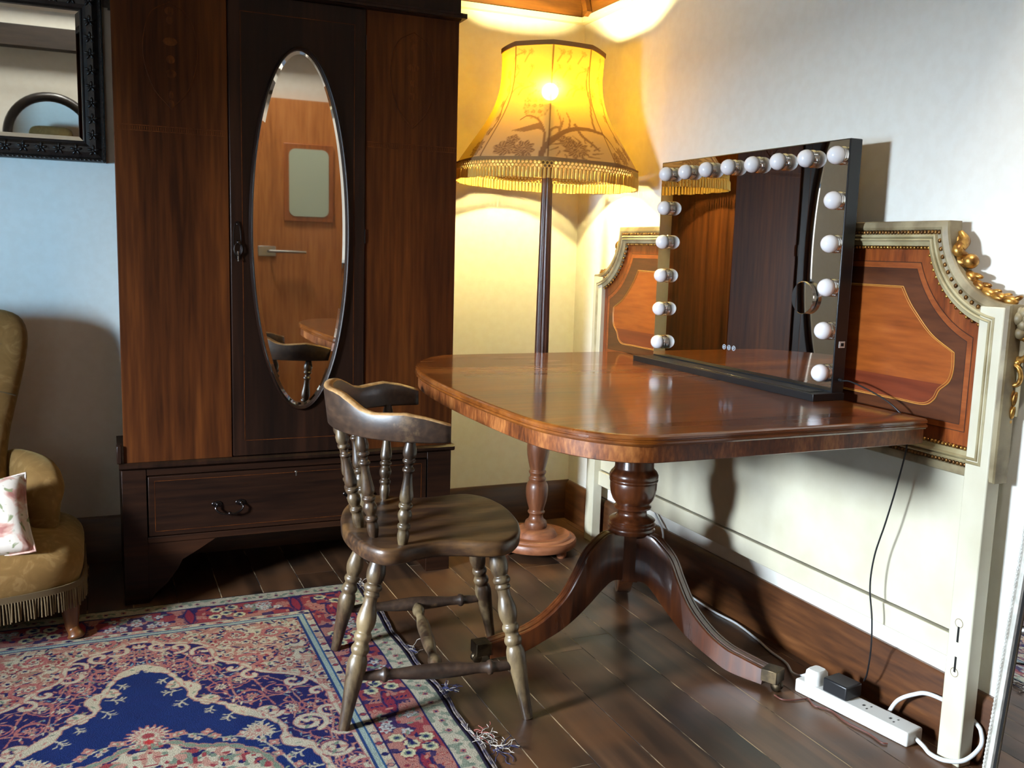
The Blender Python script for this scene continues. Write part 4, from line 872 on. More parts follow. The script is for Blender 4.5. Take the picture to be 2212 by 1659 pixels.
# trunk and branches
sh_stroke([(-0.015, 1.415), (-0.008, 1.45), (0.02, 1.485), (0.06, 1.515), (0.12, 1.525), (0.17, 1.515)], (0.011, 0.005), 0.85)
sh_stroke([(0.17, 1.515), (0.20, 1.49), (0.215, 1.46)], (0.005, 0.003), 0.8)
sh_stroke([(0.15, 1.52), (0.155, 1.57), (0.165, 1.62), (0.158, 1.68), (0.166, 1.74)], (0.004, 0.002), 0.75)
sh_stroke([(-0.01, 1.45), (-0.012, 1.50), (-0.035, 1.545), (-0.075, 1.56), (-0.10, 1.545)], (0.005, 0.002), 0.8)
for k in range(8): sh_stroke([(-0.018-0.002*k, 1.51+0.003*k), (-0.05-0.009*k, 1.515-0.004*k+0.005*abs(k-3))], (0.004, 0.0015), 0.75)
sh_stroke([(0.0, 1.475), (0.006, 1.51), (0.026, 1.522), (0.03, 1.505), (0.004, 1.48)], 0.004, 0.7)
sh_stroke([(0.06, 1.515), (0.068, 1.55), (0.06, 1.575)], (0.004, 0.002), 0.75)
for k in range(5): sh_stroke([(0.028+0.003*k, 1.50+0.008*k), (0.035+0.014*math.sin(k), 1.535+0.012*k)], (0.003, 0.001), 0.65)
for a, z, ra, rzz, lob in ((-0.115, 1.445, 0.05, 0.03, 7), (-0.062, 1.44, 0.045, 0.036, 9), (-0.10, 1.475, 0.03, 0.02, 5), (0.075, 1.45, 0.055, 0.034, 11), (0.05, 1.475, 0.035, 0.022, 7), (0.195, 1.435, 0.03, 0.024, 6), (0.25, 1.45, 0.05, 0.035, 9), (-0.22, 1.45, 0.05, 0.035, 8), (0.31, 1.47, 0.03, 0.03, 5)): sh_blob(a, z, ra, rzz, 0.85, lob, a*40)
for k in range(14):
    a = 2*PI*k/14; sh_stroke([(0.075+0.05*math.cos(a), 1.452+0.03*math.sin(a)), (0.075+0.075*math.cos(a+0.3), 1.452+0.045*math.sin(a+0.3))], (0.003, 0.001), 0.7)
sh_blob(-0.05, 1.60, 0.055, 0.055, 0.55, 12, 0, 0.08, True)
for k in range(9): sh_blob(-0.085+0.025*(k % 3), 1.575+0.02*(k//3), 0.010, 0.008, 0.6, 4, k)
sh_blob(0.19, 1.65, 0.03, 0.03, 0.6, 10, 0, 0.35); sh_blob(0.19, 1.65, 0.012, 0.012, 0.8, 5)
for sx in (-0.18, -0.12, 0.0, 0.06, 0.11, 0.26):
    for z in (1.655, 1.715, 1.765):
        q = rng.uniform(-0.02, 0.02, 2); sh_stroke([(sx+q[0], z-0.02), (sx+q[0]+0.015, z), (sx+q[1]+0.03, z+0.012), (sx+0.02, z+0.022)], (0.003, 0.0012), 0.5)
        sh_blob(sx+q[1]+0.03, z+0.012, 0.012, 0.010, 0.5, 5, z*30)
for pts in ([(-0.20, 1.50), (-0.19, 1.55), (-0.21, 1.60), (-0.195, 1.65), (-0.215, 1.70)], [(0.29, 1.5), (0.28, 1.57), (0.30, 1.63), (0.285, 1.70)]):
    sh_stroke(pts, (0.006, 0.003), 0.8)
    for a, z in pts: sh_blob(a-0.012, z+0.01, 0.02, 0.016, 0.75, 5, a*99)
sh_stroke([(0.085, 1.535), (0.10, 1.50), (0.125, 1.475), (0.14, 1.455)], (0.006, 0.004), 0.75)
for k in range(8):
    d_ = np.abs(((TH-PH0-k*PI/4+PI) % (2*PI)-PI)*RG); ink = np.maximum(ink, np.clip((0.0022-d_)/0.0008+0.5, 0, 1))
ca = sh.data.color_attributes.new('ink', 'FLOAT_COLOR', 'POINT'); arr = np.ones((NZ*NTH, 4), dtype=np.float32); arr[:, :3] = ink.reshape(-1)[:, None]; ca.data.foreach_set('color', arr.ravel())
def shade_ring(prof, name, m, nn=192, scal=1.0, **k):
    g = G(); g.loft([[tiltM @ Vector((LX+r*f*math.cos(t), LY+r*f*math.sin(t), z)) for t, f in [(2*PI*i/nn, facet(2*PI*i/nn)+0.02) for i in range(nn)]] for z, r in prof], close=True); return part(g, name, m, lp, LO, smooth=50, **k)
shade_ring([(1.797, 0.1795), (1.797, 0.1845), (1.812, 0.1845), (1.812, 0.1795)], 'top_trim', 'shade_band')
shade_ring([(1.404, 0.319), (1.404, 0.326), (1.417, 0.326), (1.417, 0.319)], 'bottom_trim', 'shade_band')
# looped braid under the shade
g = G(); nb = 150
for row, zc, ph in ((0, 1.398, 0), (1, 1.388, 0.5)):
    for k in range(nb):
        t = 2*PI*(k+ph)/nb; c = tiltM @ Vector((LX+0.323*math.cos(t), LY+0.323*math.sin(t), zc)); ax = Vector((math.cos(t), math.sin(t), 0))
        g.torus(c, 0.0062, 0.0016, ax, n=8, m=4)
part(g, 'looped_braid', 'shade_fringe', lp, LO, smooth=80)
g = G()
for k in range(150):
    t = 2*PI*(k+0.5)/150; dx, dy = math.cos(t), math.sin(t); R_ = 0.323+rng.uniform(-0.0015, 0.0015); L_ = 0.030+rng.uniform(-0.0015, 0.002)
    P_ = lambda z, e=0: tiltM @ Vector((LX+(R_+e)*dx, LY+(R_+e)*dy, z))
    g.tube([P_(1.384), P_(1.380), P_(1.374), P_(1.362), P_(1.384-L_-0.004)], [0.0018, 0.0042, 0.0050, 0.0052, 0.0058], 7)
fgm = part(g, 'tasselled_fringe', 'shade_fringe', lp, LO, smooth=80); fgm['kind'] = 'stuff'

# ------------------------------------------------------------------ cables and power strip
def cable(name, pts, r, m, label, n=8):
    g = G(); g.tube(crom(pts, 8), r, n); o = g.build(name, m, smooth=80); tag(o, label, 'cable'); return o
cable('mirror_power_cord', [(VX+0.022, VY0-0.012, 0.821), (-0.113, -1.71, 0.822), (-0.11, -1.775, 0.808), (-0.105, -1.838, 0.785), (-0.098, -1.875, 0.752), (-0.096, -1.885, 0.70), (-0.10, -1.87, 0.60), (-0.10, -1.845, 0.50), (-0.098, -1.818, 0.41), (-0.098, -1.812, 0.33), (-0.096, -1.825, 0.25), (-0.088, -1.822, 0.17), (-0.071, -1.800, 0.095), (-0.064, -1.785, 0.068)], 0.0021, 'black_cable', 'thin black cord hanging from the vanity mirror to the black adapter')
SO = (-0.115, -1.815, 0.0)
dvec = Vector((-0.128+0.165, -1.99+1.672, 0)); sl = 0.345; sang = math.atan2(-0.318, 0.052)
st = empty('power_strip', SO, 'white four-socket power strip lying along the skirting', 'power strip')
SM = Matrix.Translation(SO) @ Matrix.Rotation(sang, 4, 'Z')
g = G(); g.box(-0.165, 0.165, -0.030, 0.030, 0.0, 0.036, SM); part(g, 'body', 'white_plastic', st, SO, bevel=0.005, segs=3)
for k in range(4):
    g = G(); xc = -0.122+0.075*k
    for a, b, c_, d in ((-0.008, -0.002, -0.004, 0.004), (0.008, 0.012, 0.006, 0.012), (0.008, 0.012, -0.012, -0.006)): g.box(xc+a, xc+b, c_, d, 0.0355, 0.0364, SM)
    part(g, 'socket', 'socket', st, SO)
PO = tuple(SM @ Vector((-0.122, 0.0, 0.036)))
g = G(); rings = []
for z, f in ((0.0362, 1.0), (0.052, 1.0), (0.066, 0.92), (0.072, 0.7)): rings.append([tuple(SM @ Vector((-0.122+u*f, v*f, z))) for u, v in rrect(-0.023, 0.023, -0.026, 0.026, 0.013, 4)])
g.loft(rings); pg = g.build('mains_plug', 'white_plastic', bevel=0.0, smooth=40); tag(pg, 'white three-pin plug in the end socket of the white power strip', 'plug')
g = G(); g.box(-0.082, -0.010, -0.026, 0.034, 0.0362, 0.072, SM); ad = g.build('power_adapter', 'black_cable', bevel=0.004); tag(ad, 'black block adapter plugged into the white power strip', 'adapter')
cable('white_mains_cable', [tuple(SM @ Vector((0.163, 0.004, 0.016))), tuple(SM @ Vector((0.19, -0.002, 0.009))), (-0.094, -2.03, 0.006), (-0.088, -2.065, 0.008), (-0.066, -2.098, 0.022), (-0.036, -2.110, 0.055), (-0.029, -2.102, 0.085), (-0.029, -2.085, 0.098), (-0.029, -2.045, 0.110), (-0.033, -1.96, 0.108), (-0.042, -1.92, 0.09), (-0.052, -1.885, 0.06), (-0.058, -1.865, 0.02), (-0.062, -1.85, 0.0056)], 0.0052, 'white_cable', 'thick white cable curling from the power strip around the headboard foot', 10)
cable('white_plug_lead', [tuple(SM @ Vector((-0.146, 0.004, 0.050))), tuple(SM @ Vector((-0.175, 0.006, 0.03))), (-0.118, -1.585, 0.010), (-0.085, -1.52, 0.005), (-0.075, -1.44, 0.0042), (-0.058, -1.36, 0.0042), (-0.042, -1.24, 0.0042), (-0.05, -1.14, 0.0042), (-0.045, -1.02, 0.0042), (-0.038, -0.88, 0.005), (-0.034, -0.82, 0.02), (-0.031, -0.80, 0.10), (-0.026, -0.78, 0.165), (-0.018, -0.72, 0.205), (-0.012, -0.66, 0.25)], 0.0036, 'white_cable', 'white lead running from the plug along the right skirting')
cable('brown_lead', [(-0.240, -1.662, 0.003), (-0.236, -1.690, 0.003), (-0.208, -1.702, 0.003), (-0.178, -1.706, 0.003), (-0.17, -1.712, 0.003), (-0.181, -1.745, 0.003), (-0.160, -1.78, 0.003), (-0.166, -1.84, 0.003), (-0.155, -1.905, 0.003), (-0.158, -1.945, 0.003), (-0.148, -1.955, 0.003)], 0.0022, 'brown_cable', 'thin brown lead on the floor beside the white power strip')

# ------------------------------------------------------------------ leaning mirror
LM = (-0.10, -2.45, 0.0)
lm = empty('leaning_mirror', LM, 'white beaded-frame floor mirror leaning on the right wall', 'mirror')
y1, y0, hh = -2.193, -2.74, 1.02
lean = 0.092
fx = lambda z, d: -0.122+lean*z-d
def qd(a0, a1, z0, z1, d): return [(fx(z0, d), a0, z0), (fx(z0, d), a1, z0), (fx(z1, d), a1, z1), (fx(z1, d), a0, z1)]
prof = [(0.0, 0.0), (0.0, 0.016), (0.003, 0.020), (0.008, 0.020), (0.0095, 0.017), (0.015, 0.019), (0.0195, 0.018), (0.021, 0.012), (0.025, 0.010), (0.025, 0.004)]
g = G(); g.loft([qd(y0+d, y1-d, 0.001+d, hh-d, x) for d, x in prof], cap=False); g.add(qd(y0, y1, 0.001, hh, 0.0), [(0, 1, 2, 3)]); fr = part(g, 'frame', 'white_frame', lm, LM, smooth=20)
for yb in (y1-0.0055, y0+0.0055):
    g = G(); k = 0.006
    while k < hh: g.ell((fx(k, 0.020), yb, k), (0.003, 0.0032, 0.0046), None, 6, 4); k += 0.009
    part(g, 'beading', 'white_frame', fr, LM, smooth=80)
g = G(); g.loft([qd(y0+d, y1-d, d, hh-d, x) for d, x in ((0.0205, 0.0125), (0.024, 0.0115), (0.0255, 0.010))], cap=False); part(g, 'inner_edge', 'void', fr, LM)
g = G(); g.add(qd(y0+0.02, y1-0.02, 0.02, hh-0.02, 0.0065), [(0, 1, 2, 3)]); part(g, 'mirror_glass', 'mirror', lm, LM, smooth=0)

# ------------------------------------------------------------------ patterned rug
RUX, RUY, RUW, RUL = -1.046, -0.505, 1.376, 2.30
res = 0.0025
nu, nv = int(RUW/res)+1, int(RUL/res)+1
C_ = lambda r, g_, b: np.array(S(r, g_, b)[:3])*0.42
blue, navy, cream, salmon, red, green, ltb, rose = C_(26, 46, 106), C_(38, 36, 92), C_(208, 196, 170), C_(196, 140, 124), C_(160, 68, 74), C_(132, 146, 126), C_(120, 152, 168), C_(186, 112, 108)
qr = 0.002
qa, qb = int(0.688/qr)+2, int(1.15/qr)+2
A, B = np.meshgrid(np.arange(qa)*qr, np.arange(qb)*qr)      # A: from the long axis, B: from the short end
IMG = np.empty((qb, qa, 3)); 
def noise2(sc, seed):
    r_ = np.random.default_rng(seed); gx, gy = int(qa*qr/sc)+3, int(qb*qr/sc)+3; gr = r_.random((gy, gx))
    fx_, fy_ = A/sc, B/sc; ix, iy = fx_.astype(int), fy_.astype(int); tx, ty = fx_-ix, fy_-iy; tx = tx*tx*(3-2*tx); ty = ty*ty*(3-2*ty)
    return (gr[iy, ix]*(1-tx)+gr[iy, ix+1]*tx)*(1-ty)+(gr[iy+1, ix]*(1-tx)+gr[iy+1, ix+1]*tx)*ty
def paint(mask, col):
    mask = np.clip(mask, 0, 1)[..., None]; IMG[:] = IMG*(1-mask)+mask*col
def poly_mask(poly):
    inside = np.zeros(A.shape, bool); n = len(poly)
    for i in range(n):
        (x1_, y1_), (x2_, y2_) = poly[i], poly[(i+1) % n]
        c = ((y1_ > B) != (y2_ > B)) & (A < (x2_-x1_)*(B-y1_)/(y2_-y1_+1e-12)+x1_); inside ^= c
    return inside
def boxslice(a0, a1, b0, b1):
    i0, i1 = max(0, int(a0/qr)), min(qa, int(a1/qr)+2); j0, j1 = max(0, int(b0/qr)), min(qb, int(b1/qr)+2)
    return slice(j0, max(j0, j1)), slice(i0, max(i0, i1))
def stroke(pts, wd_, col, spline=True, mask=None):
    if spline and len(pts) > 2: pts = [(p.x, p.y) for p in crom([(a, b, 0) for a, b in pts], 6)]
    n_ = len(pts)
    for i in range(n_-1):
        (a0, b0), (a1, b1) = pts[i], pts[i+1]
        w_ = wd_(i/(n_-1)) if callable(wd_) else wd_
        sl_ = boxslice(min(a0, a1)-w_-.004, max(a0, a1)+w_+.004, min(b0, b1)-w_-.004, max(b0, b1)+w_+.004)
        aa, bb = A[sl_], B[sl_]
        if aa.size == 0: continue
        dx, dy = a1-a0, b1-b0; t = np.clip(((aa-a0)*dx+(bb-b0)*dy)/(dx*dx+dy*dy+1e-12), 0, 1)
        d_ = np.hypot(aa-a0-t*dx, bb-b0-t*dy); mk = np.clip((w_-d_)/qr+0.5, 0, 1)
        if mask is not None: mk = mk*mask[sl_]
        IMG[sl_] = IMG[sl_]*(1-mk[..., None])+mk[..., None]*col
def flower(a, b, R, pet, cols, ph=0.0, amp=0.35):
    sl_ = boxslice(a-R*1.2, a+R*1.2, b-R*1.2, b+R*1.2); aa, bb = A[sl_]-a, B[sl_]-b
    if aa.size == 0: return
    r_ = np.hypot(aa, bb); an = np.arctan2(bb, aa); lim = R*(1-amp*(0.5+0.5*np.cos(pet*an+ph)))
    for f, c in cols:
        mk = np.clip((lim*f-r_)/qr+0.5, 0, 1)[..., None]; IMG[sl_] = IMG[sl_]*(1-mk)+mk*c
def leafp(a, b, L_, W_, ang, c, edge=None):
    sl_ = boxslice(a-L_, a+L_, b-L_, b+L_); aa, bb = A[sl_]-a, B[sl_]-b
    if aa.size == 0: return
    u_ = aa*math.cos(ang)+bb*math.sin(ang); v_ = -aa*math.sin(ang)+bb*math.cos(ang)
    q_ = (np.abs(u_)/L_)**1.6+(np.abs(v_)/W_)**1.3
    if edge is not None: mk = np.clip((1.5-q_)*3, 0, 1)[..., None]; IMG[sl_] = IMG[sl_]*(1-mk)+mk*edge
    mk = np.clip((1-q_)*4, 0, 1)[..., None]; IMG[sl_] = IMG[sl_]*(1-mk)+mk*c
inner = [(0, .445), (.043, .478), (.07, .515), (.092, .573), (.117, .609), (.112, .672), (.177, .722), (.209, .771), (.265, .828), (.292, .884), (.291, .951), (.331, .987), (.352, 1.057), (.357, 1.102), (.36, 1.16)]
outer = [(0, .277), (.04, .288), (.076, .311), (.153, .338), (.180, .385), (.192, .463), (.248, .515), (.287, .573), (.383, .637), (.425, .722), (.427, .814), (.437, .915), (.445, 1.092), (.45, 1.16)]
inn = [(p.x, p.y) for p in crom([(a, b, 0) for a, b in inner], 6)]; out_ = [(p.x, p.y) for p in crom([(a, b, 0) for a, b in outer], 6)]
m_out = poly_mask(out_+[(-0.01, 1.2), (-0.01, 0.277)]); m_in = poly_mask(inn+[(-0.01, 1.2), (-0.01, 0.445)])
IMG[:] = salmon*0.85; nz = noise2(0.012, 1); nz2 = noise2(0.03, 2)
paint((nz > 0.52)*1.0, cream); paint((nz2 > 0.6)*0.6, salmon)
r5 = np.random.default_rng(11)
# dense corner ground: little leaves, stems and blossoms
for _ in range(2200):
    a, b = r5.random()*0.47, 0.22+r5.random()*0.95
    leafp(a, b, 0.008+0.008*r5.random(), 0.003+0.002*r5.random(), r5.random()*PI, [red, navy, cream, green, navy, cream, navy][r5.integers(7)])
for _ in range(150):
    a, b = r5.random()*0.47, 0.23+r5.random()*0.92
    flower(a, b, 0.011+0.007*r5.random(), 5+r5.integers(3), [(1.25, red), (1.0, cream), (0.45, [navy, green, red][r5.integers(3)])], r5.random()*6)
for _ in range(50):
    a, b = r5.random()*0.46, 0.25+r5.random()*0.9; th0 = r5.random()*6
    stroke([(a+0.03*(1-k/9)*math.cos(th0+k*0.7), b+0.03*(1-k/9)*math.sin(th0+k*0.7)) for k in range(9)], 0.0028, navy if r5.random() < 0.5 else cream)
# navy scroll ground
def spiral(a, b, R_, th0, turns, wd_, col, sg=1, shrink=0.85):
    n_ = int(turns*8)+3; stroke([(a+R_*(1-shrink*q/n_)*math.cos(th0+sg*q*2*PI*turns/n_), b+R_*(1-shrink*q/n_)*math.sin(th0+sg*q*2*PI*turns/n_)) for q in range(n_+1)], wd_, col)
for k in range(16):      # paisley scrolls on the corner ground
    a, b = 0.05+r5.random()*0.42, 0.26+r5.random()*0.85
    spiral(a, b, 0.045, r5.random()*6, 1.3, 0.0052, rose, 1 if k % 2 else -1); spiral(a, b, 0.045, 0, 0.01, 0.001, rose)
    flower(a, b, 0.013, 6, [(1.2, navy), (1.0, cream), (0.5, red)], k)
paint(m_out*1.0, navy)
lerp2 = lambda f, t: tuple(inn[min(len(inn)-1, int(f*(len(inn)-1)))][q]*(1-t)+out_[min(len(out_)-1, int(f*(len(out_)-1)))][q]*t for q in (0, 1))
for t0, ph in ((0.35, 0.0), (0.7, 1.5)):   # wandering stems
    stroke([lerp2(f, t0+0.16*math.sin(f*38+ph)) for f in np.linspace(0, 1, 60)], 0.0020, rose)
    stroke([lerp2(f, t0+0.18*math.cos(f*31+ph)) for f in np.linspace(0, 1, 60)], 0.0016, salmon)
for _ in range(520):
    a, b = lerp2(r5.random(), 0.06+0.88*r5.random())
    leafp(a, b, 0.006+0.007*r5.random(), 0.0028, r5.random()*PI, [cream, salmon, rose, green, ltb, salmon, cream][r5.integers(7)], red if r5.random() < 0.3 else None)
for k in range(18):
    f = (k+0.5)/18; t = 0.35 if k % 2 else 0.62; a, b = lerp2(f, t)
    spiral(a, b, 0.034, k*1.1, 1.0, 0.0020, rose, 1 if k % 2 else -1, 0.3)
    flower(a, b, 0.0165 if k % 2 else 0.013, 9 if k % 2 else 6, [(1.18, red), (1.0, cream if k % 3 else salmon), (0.42, navy), (0.2, cream)], k, 0.45)
for k in range(12):
    a, b = lerp2((k+0.3)/12, 0.86); spiral(a, b, 0.034, k*0.9, 0.9, 0.0072, rose, 1 if k % 2 else -1); spiral(a, b, 0.034, k*0.9, 0.9, 0.0050, cream, 1 if k % 2 else -1)
stroke(out_, 0.0075, rose, False); stroke(out_, 0.0052, cream, False)
for k in range(0, len(out_), 4): leafp(out_[k][0]+0.004, out_[k][1]-0.006, 0.015, 0.0045, k*1.3, green if k % 2 else salmon, rose)
# blue field, cusped cream border with volutes
paint(m_in*1.0, blue); paint(m_in*(noise2(0.02, 5) > 0.62)*0.12, navy)
wsc = lambda t: 0.0042+0.0105*max(0.0, math.sin(t*27+0.5))**0.7+0.002*math.sin(t*140)
vol = [(0.272, 0.800, 0.034, 0.4, 1), (0.352, 0.885, 0.044, 1.2, -1), (0.150, 0.690, 0.022, 2.0, 1), (0.385, 1.02, 0.036, 0.5, 1), (0.075, 0.575, 0.020, 2.6, -1)]
for a, b, R_, th0, sg in vol:
    sl_ = boxslice(a-R_, a+R_, b-R_, b+R_); mk_ = np.clip((R_-np.hypot(A[sl_]-a, B[sl_]-b))/qr, 0, 1)[..., None]; IMG[sl_] = IMG[sl_]*(1-mk_)+mk_*navy
    for wd_, c_ in ((0.0075, salmon), (0.0052, cream)): spiral(a, b, R_, th0, 1.55, wd_, c_, sg, 0.8)
    for q in range(6): leafp(a+R_*0.5*math.cos(q), b+R_*0.5*math.sin(q), 0.011, 0.005, q*1.1, [salmon, cream, green][q % 3])
stroke(inn, lambda t: wsc(t)+0.0028, salmon, False); stroke(inn, wsc, cream, False)
for k in range(3, len(inn)-3, 4): leafp(inn[k][0]+0.004*math.sin(k), inn[k][1]+0.004*math.cos(k), 0.010, 0.003, k*0.9, [green, salmon, rose][(k//4) % 3], None)
# white coral twigs in the field
def twig(a, b, an, L_, wd_=0.0017):
    e = (a+L_*math.cos(an), b+L_*math.sin(an)); stroke([(a, b), ((a+e[0])/2+0.004*math.sin(an*5), (b+e[1])/2), e], wd_, cream)
    for q, s_, l_ in ((0.35, 1, 0.45), (0.6, -1, 0.5), (0.8, 1, 0.35), (1.0, 0.8, 0.3), (1.0, -0.7, 0.3)):
        c = (a+(e[0]-a)*q, b+(e[1]-b)*q); f_ = (c[0]+L_*l_*math.cos(an+s_*0.95), c[1]+L_*l_*math.sin(an+s_*0.95)); stroke([c, f_], wd_*0.9, cream, False)
        stroke([f_, (f_[0]+L_*0.16*math.cos(an+s_*1.7), f_[1]+L_*0.16*math.sin(an+s_*1.7))], wd_*0.9, cream, False)
for a, b, an, L_ in ((0.014, 0.457, 1.4, 0.022), (0.060, 0.535, 2.3, 0.026), (0.088, 0.612, 2.9, 0.036), (0.098, 0.665, 2.2, 0.036), (0.150, 0.728, 1.9, 0.026), (0.196, 0.775, 2.2, 0.034), (0.258, 0.838, 2.4, 0.03), (0.283, 0.905, 3.0, 0.034), (0.325, 1.0, 2.6, 0.034), (0.345, 1.08, 3.1, 0.03)): twig(a, b, an, L_)
# central medallion with flower sprays
medc = 1.15
med = [(a, b) for a, b in [(0.0, 0.865), (0.05, 0.872), (0.085, 0.90), (0.12, 0.915), (0.16, 0.925), (0.20, 0.955), (0.235, 1.0), (0.25, 1.06), (0.262, 1.16)]]
mm = [(p.x, p.y) for p in crom([(a, b, 0) for a, b in med], 6)]
paint(poly_mask(mm+[(-0.01, 1.2), (-0.01, 0.865)])*1.0, cream)
mk = poly_mask(mm+[(-0.01, 1.2), (-0.01, 0.865)])
paint(mk*(noise2(0.014, 8) > 0.5)*0.9, salmon); paint(mk*(noise2(0.018, 9) > 0.68)*1.0, navy); paint(mk*(noise2(0.016, 10) > 0.7)*1.0, green); paint(mk*(noise2(0.011, 12) > 0.72)*1.0, red)
stroke(mm, lambda t: 0.008+0.003*math.sin(t*60), salmon, False); stroke(mm, lambda t: 0.005+0.003*math.sin(t*60), green, False)
flower(0.0, 1.15, 0.14, 12, [(1.0, navy), (0.93, salmon), (0.7, cream), (0.4, blue), (0.2, cream)])
flower(0.0, 0.825, 0.052, 18, [(1.0, rose), (0.86, cream), (0.66, rose), (0.52, cream), (0.3, red)], 0, 0.3)
flower(0.0, 0.853, 0.012, 6, [(1.0, C_(200, 60, 60))])
spr = [(0.045, 0.85), (0.08, 0.845), (0.115, 0.86), (0.15, 0.885), (0.19, 0.895), (0.225, 0.92), (0.25, 0.96), (0.27, 1.01), (0.285, 1.07), (0.29, 1.13)]
stroke(spr, 0.0022, cream)
for i, (a, b) in enumerate(spr):
    flower(a+0.010*(-1)**i, b-0.010, 0.0145, 4, [(1.0, salmon), (0.7, rose), (0.35, cream)], i)
    flower(a-0.012*(-1)**i, b+0.013, 0.010, 5, [(1.0, cream), (0.5, rose)], i)
    for s_ in (-1, 1): leafp(a+0.016*s_, b+0.006*s_, 0.009, 0.003, 0.6+i, green)
flower(0.235, 0.885, 0.04, 14, [(1.0, cream), (0.7, salmon), (0.5, cream), (0.25, rose)], 1, 0.4)
# borders: distance from the rug edge
D = np.minimum(0.688-A, B)                      # metres in from the edge
CO = np.where((0.688-A) < B, B, 0.688-A)        # running coordinate along the border
def band(d0, d1, col): paint(((D >= d0) & (D < d1))*1.0, col)
band(0, 0.236, navy)
band(0, 0.012, C_(44, 36, 60)); band(0.012, 0.068, cream)
pb = (D >= 0.012) & (D < 0.068)
paint(pb*(nz > 0.6)*0.8, green)
band(0.068, 0.073, navy); band(0.073, 0.196, red); pm = (D >= 0.073) & (D < 0.196); paint(pm*(nz2 > 0.5)*0.75, salmon); paint(pm*(noise2(0.02, 21) > 0.66)*0.9, navy)
band(0.193, 0.198, navy); band(0.198, 0.220, cream); pg_ = (D >= 0.198) & (D < 0.220); paint(pg_*(nz > 0.62)*0.7, salmon); band(0.219, 0.224, C_(46, 92, 140)); band(0.224, 0.238, C_(170, 184, 172)); band(0.237, 0.242, C_(40, 66, 120))
def bpos(run, d):   # both border arms, mitred
    r_ = []
    if run > d: r_.append((0.688-d, run)); r_.append((0.688-run, d)) if run < 0.69 else None
    return r_
run = 0.03; k = 0
while run < 1.16:
    for a, b in bpos(run, 0.042): flower(a, b, 0.009, 4, [(1.0, rose), (0.5, navy)], k)
    for a, b in bpos(run+0.02, 0.040): leafp(a, b, 0.011, 0.006, k*0.7, cream if k % 2 else green)
    for a, b in bpos(run, 0.209): leafp(a, b, 0.009, 0.0065, PI/2 if a > 0.6 else 0, [red, navy, salmon][k % 3], navy)
    run += 0.048; k += 1
run = 0.10; k = 0
while run < 1.16:
    kind = k % 3
    if kind == 0:
        for dd, rr_ in ((0.10, 0.0), (0.105, 0.045), (0.14, 0.02), (0.165, -0.015), (0.16, 0.055)):
            for a, b in bpos(run+rr_, dd): flower(a, b, 0.020, 8, [(1.12, red), (1.0, C_(222, 212, 170)), (0.55, green), (0.3, navy)], rr_*90, 0.16)
        for q in range(12):
            for a, b in bpos(run+r5.uniform(-0.03, 0.07), 0.085+r5.random()*0.1): leafp(a, b, 0.013, 0.004, r5.random()*PI, navy)
    elif kind == 1:
        for a, b in bpos(run+0.02, 0.134): leafp(a, b, 0.060, 0.014, 0.0 if a > 0.6 else PI/2, C_(150, 50, 70), navy)
        for q in range(9):
            for s_ in (-1, 1):
                for a, b in bpos(run+0.02+s_*0.016, 0.088+q*0.0115): leafp(a, b, 0.007, 0.003, 0.8*s_, navy)
        for q in range(6):
            for a, b in bpos(run+(0.055 if q % 2 else -0.02), 0.09+q*0.018): leafp(a, b, 0.011, 0.006, q, salmon, C_(170, 60, 60))
    else:
        for q in range(9):
            rr_, dd = r5.uniform(-0.03, 0.075), 0.088+r5.random()*0.092
            for a, b in bpos(run+rr_, dd): flower(a, b, 0.015, 5, [(1.15, navy), (1.0, C_(206, 204, 196)), (0.4, red if q % 2 else salmon)], q, 0.45)
        for q in range(8):
            for a, b in bpos(run+r5.uniform(-0.03, 0.075), 0.088+r5.random()*0.092): leafp(a, b, 0.012, 0.005, r5.random()*PI, green)
    run += 0.105; k += 1
# build the pile surface
ui = np.arange(nu)*res; vi = np.arange(nv)*res
ua, va = np.meshgrid(ui, vi)
fade = 0.985+0.03*rng.random((nv, nu))
Aq = np.abs(ua-RUW/2); Bq = np.minimum(va, RUL-va)
ja = np.clip((Bq/qr).round().astype(int), 0, qb-1); ia = np.clip((Aq/qr).round().astype(int), 0, qa-1)
colr = IMG[ja, ia]
me = bpy.data.meshes.new('rug')
wob = 0.004*np.sin(va*9)+0.003*np.sin(va*23+1)
X_ = RUX-ua+wob*np.clip(1-ua/0.2, 0, 1)+0.0*va; Y_ = RUY-va; Z_ = np.full_like(ua, 0.0062)
ed = np.minimum(np.minimum(ua, RUW-ua), np.minimum(va, RUL-va)); Z_ = 0.0012+0.005*np.clip(ed/0.006, 0, 1)+0.0006*np.sin(ua*40)*np.sin(va*33)*np.clip(ed/0.05, 0, 1)
co = np.stack([X_, Y_, Z_], -1).reshape(-1, 3).astype(np.float32)
idx = np.arange(nu*nv).reshape(nv, nu)
f = np.stack([idx[:-1, :-1], idx[1:, :-1], idx[1:, 1:], idx[:-1, 1:]], -1).reshape(-1, 4).astype(np.int32)
f = f[:, [0, 3, 2, 1]] if False else f
me.vertices.add(len(co)); me.vertices.foreach_set('co', co.ravel())
me.loops.add(f.size); me.loops.foreach_set('vertex_index', f.ravel())
me.polygons.add(len(f)); me.polygons.foreach_set('loop_start', np.arange(0, f.size, 4, dtype=np.int32)); me.polygons.foreach_set('loop_total', np.full(len(f), 4, dtype=np.int32))
me.update(); me.validate()
ca = me.color_attributes.new('pattern', 'FLOAT_COLOR', 'POINT'); arr = np.ones((len(co), 4), dtype=np.float32); arr[:, :3] = colr.reshape(-1, 3); ca.data.foreach_set('color', arr.ravel())
me.materials.append(MT['rug'])
rug = bpy.data.objects.new('rug', me); COL.objects.link(rug); tag(rug, 'blue and red patterned oriental rug with a worn fringe on the floorboards', 'rug')
g = G()
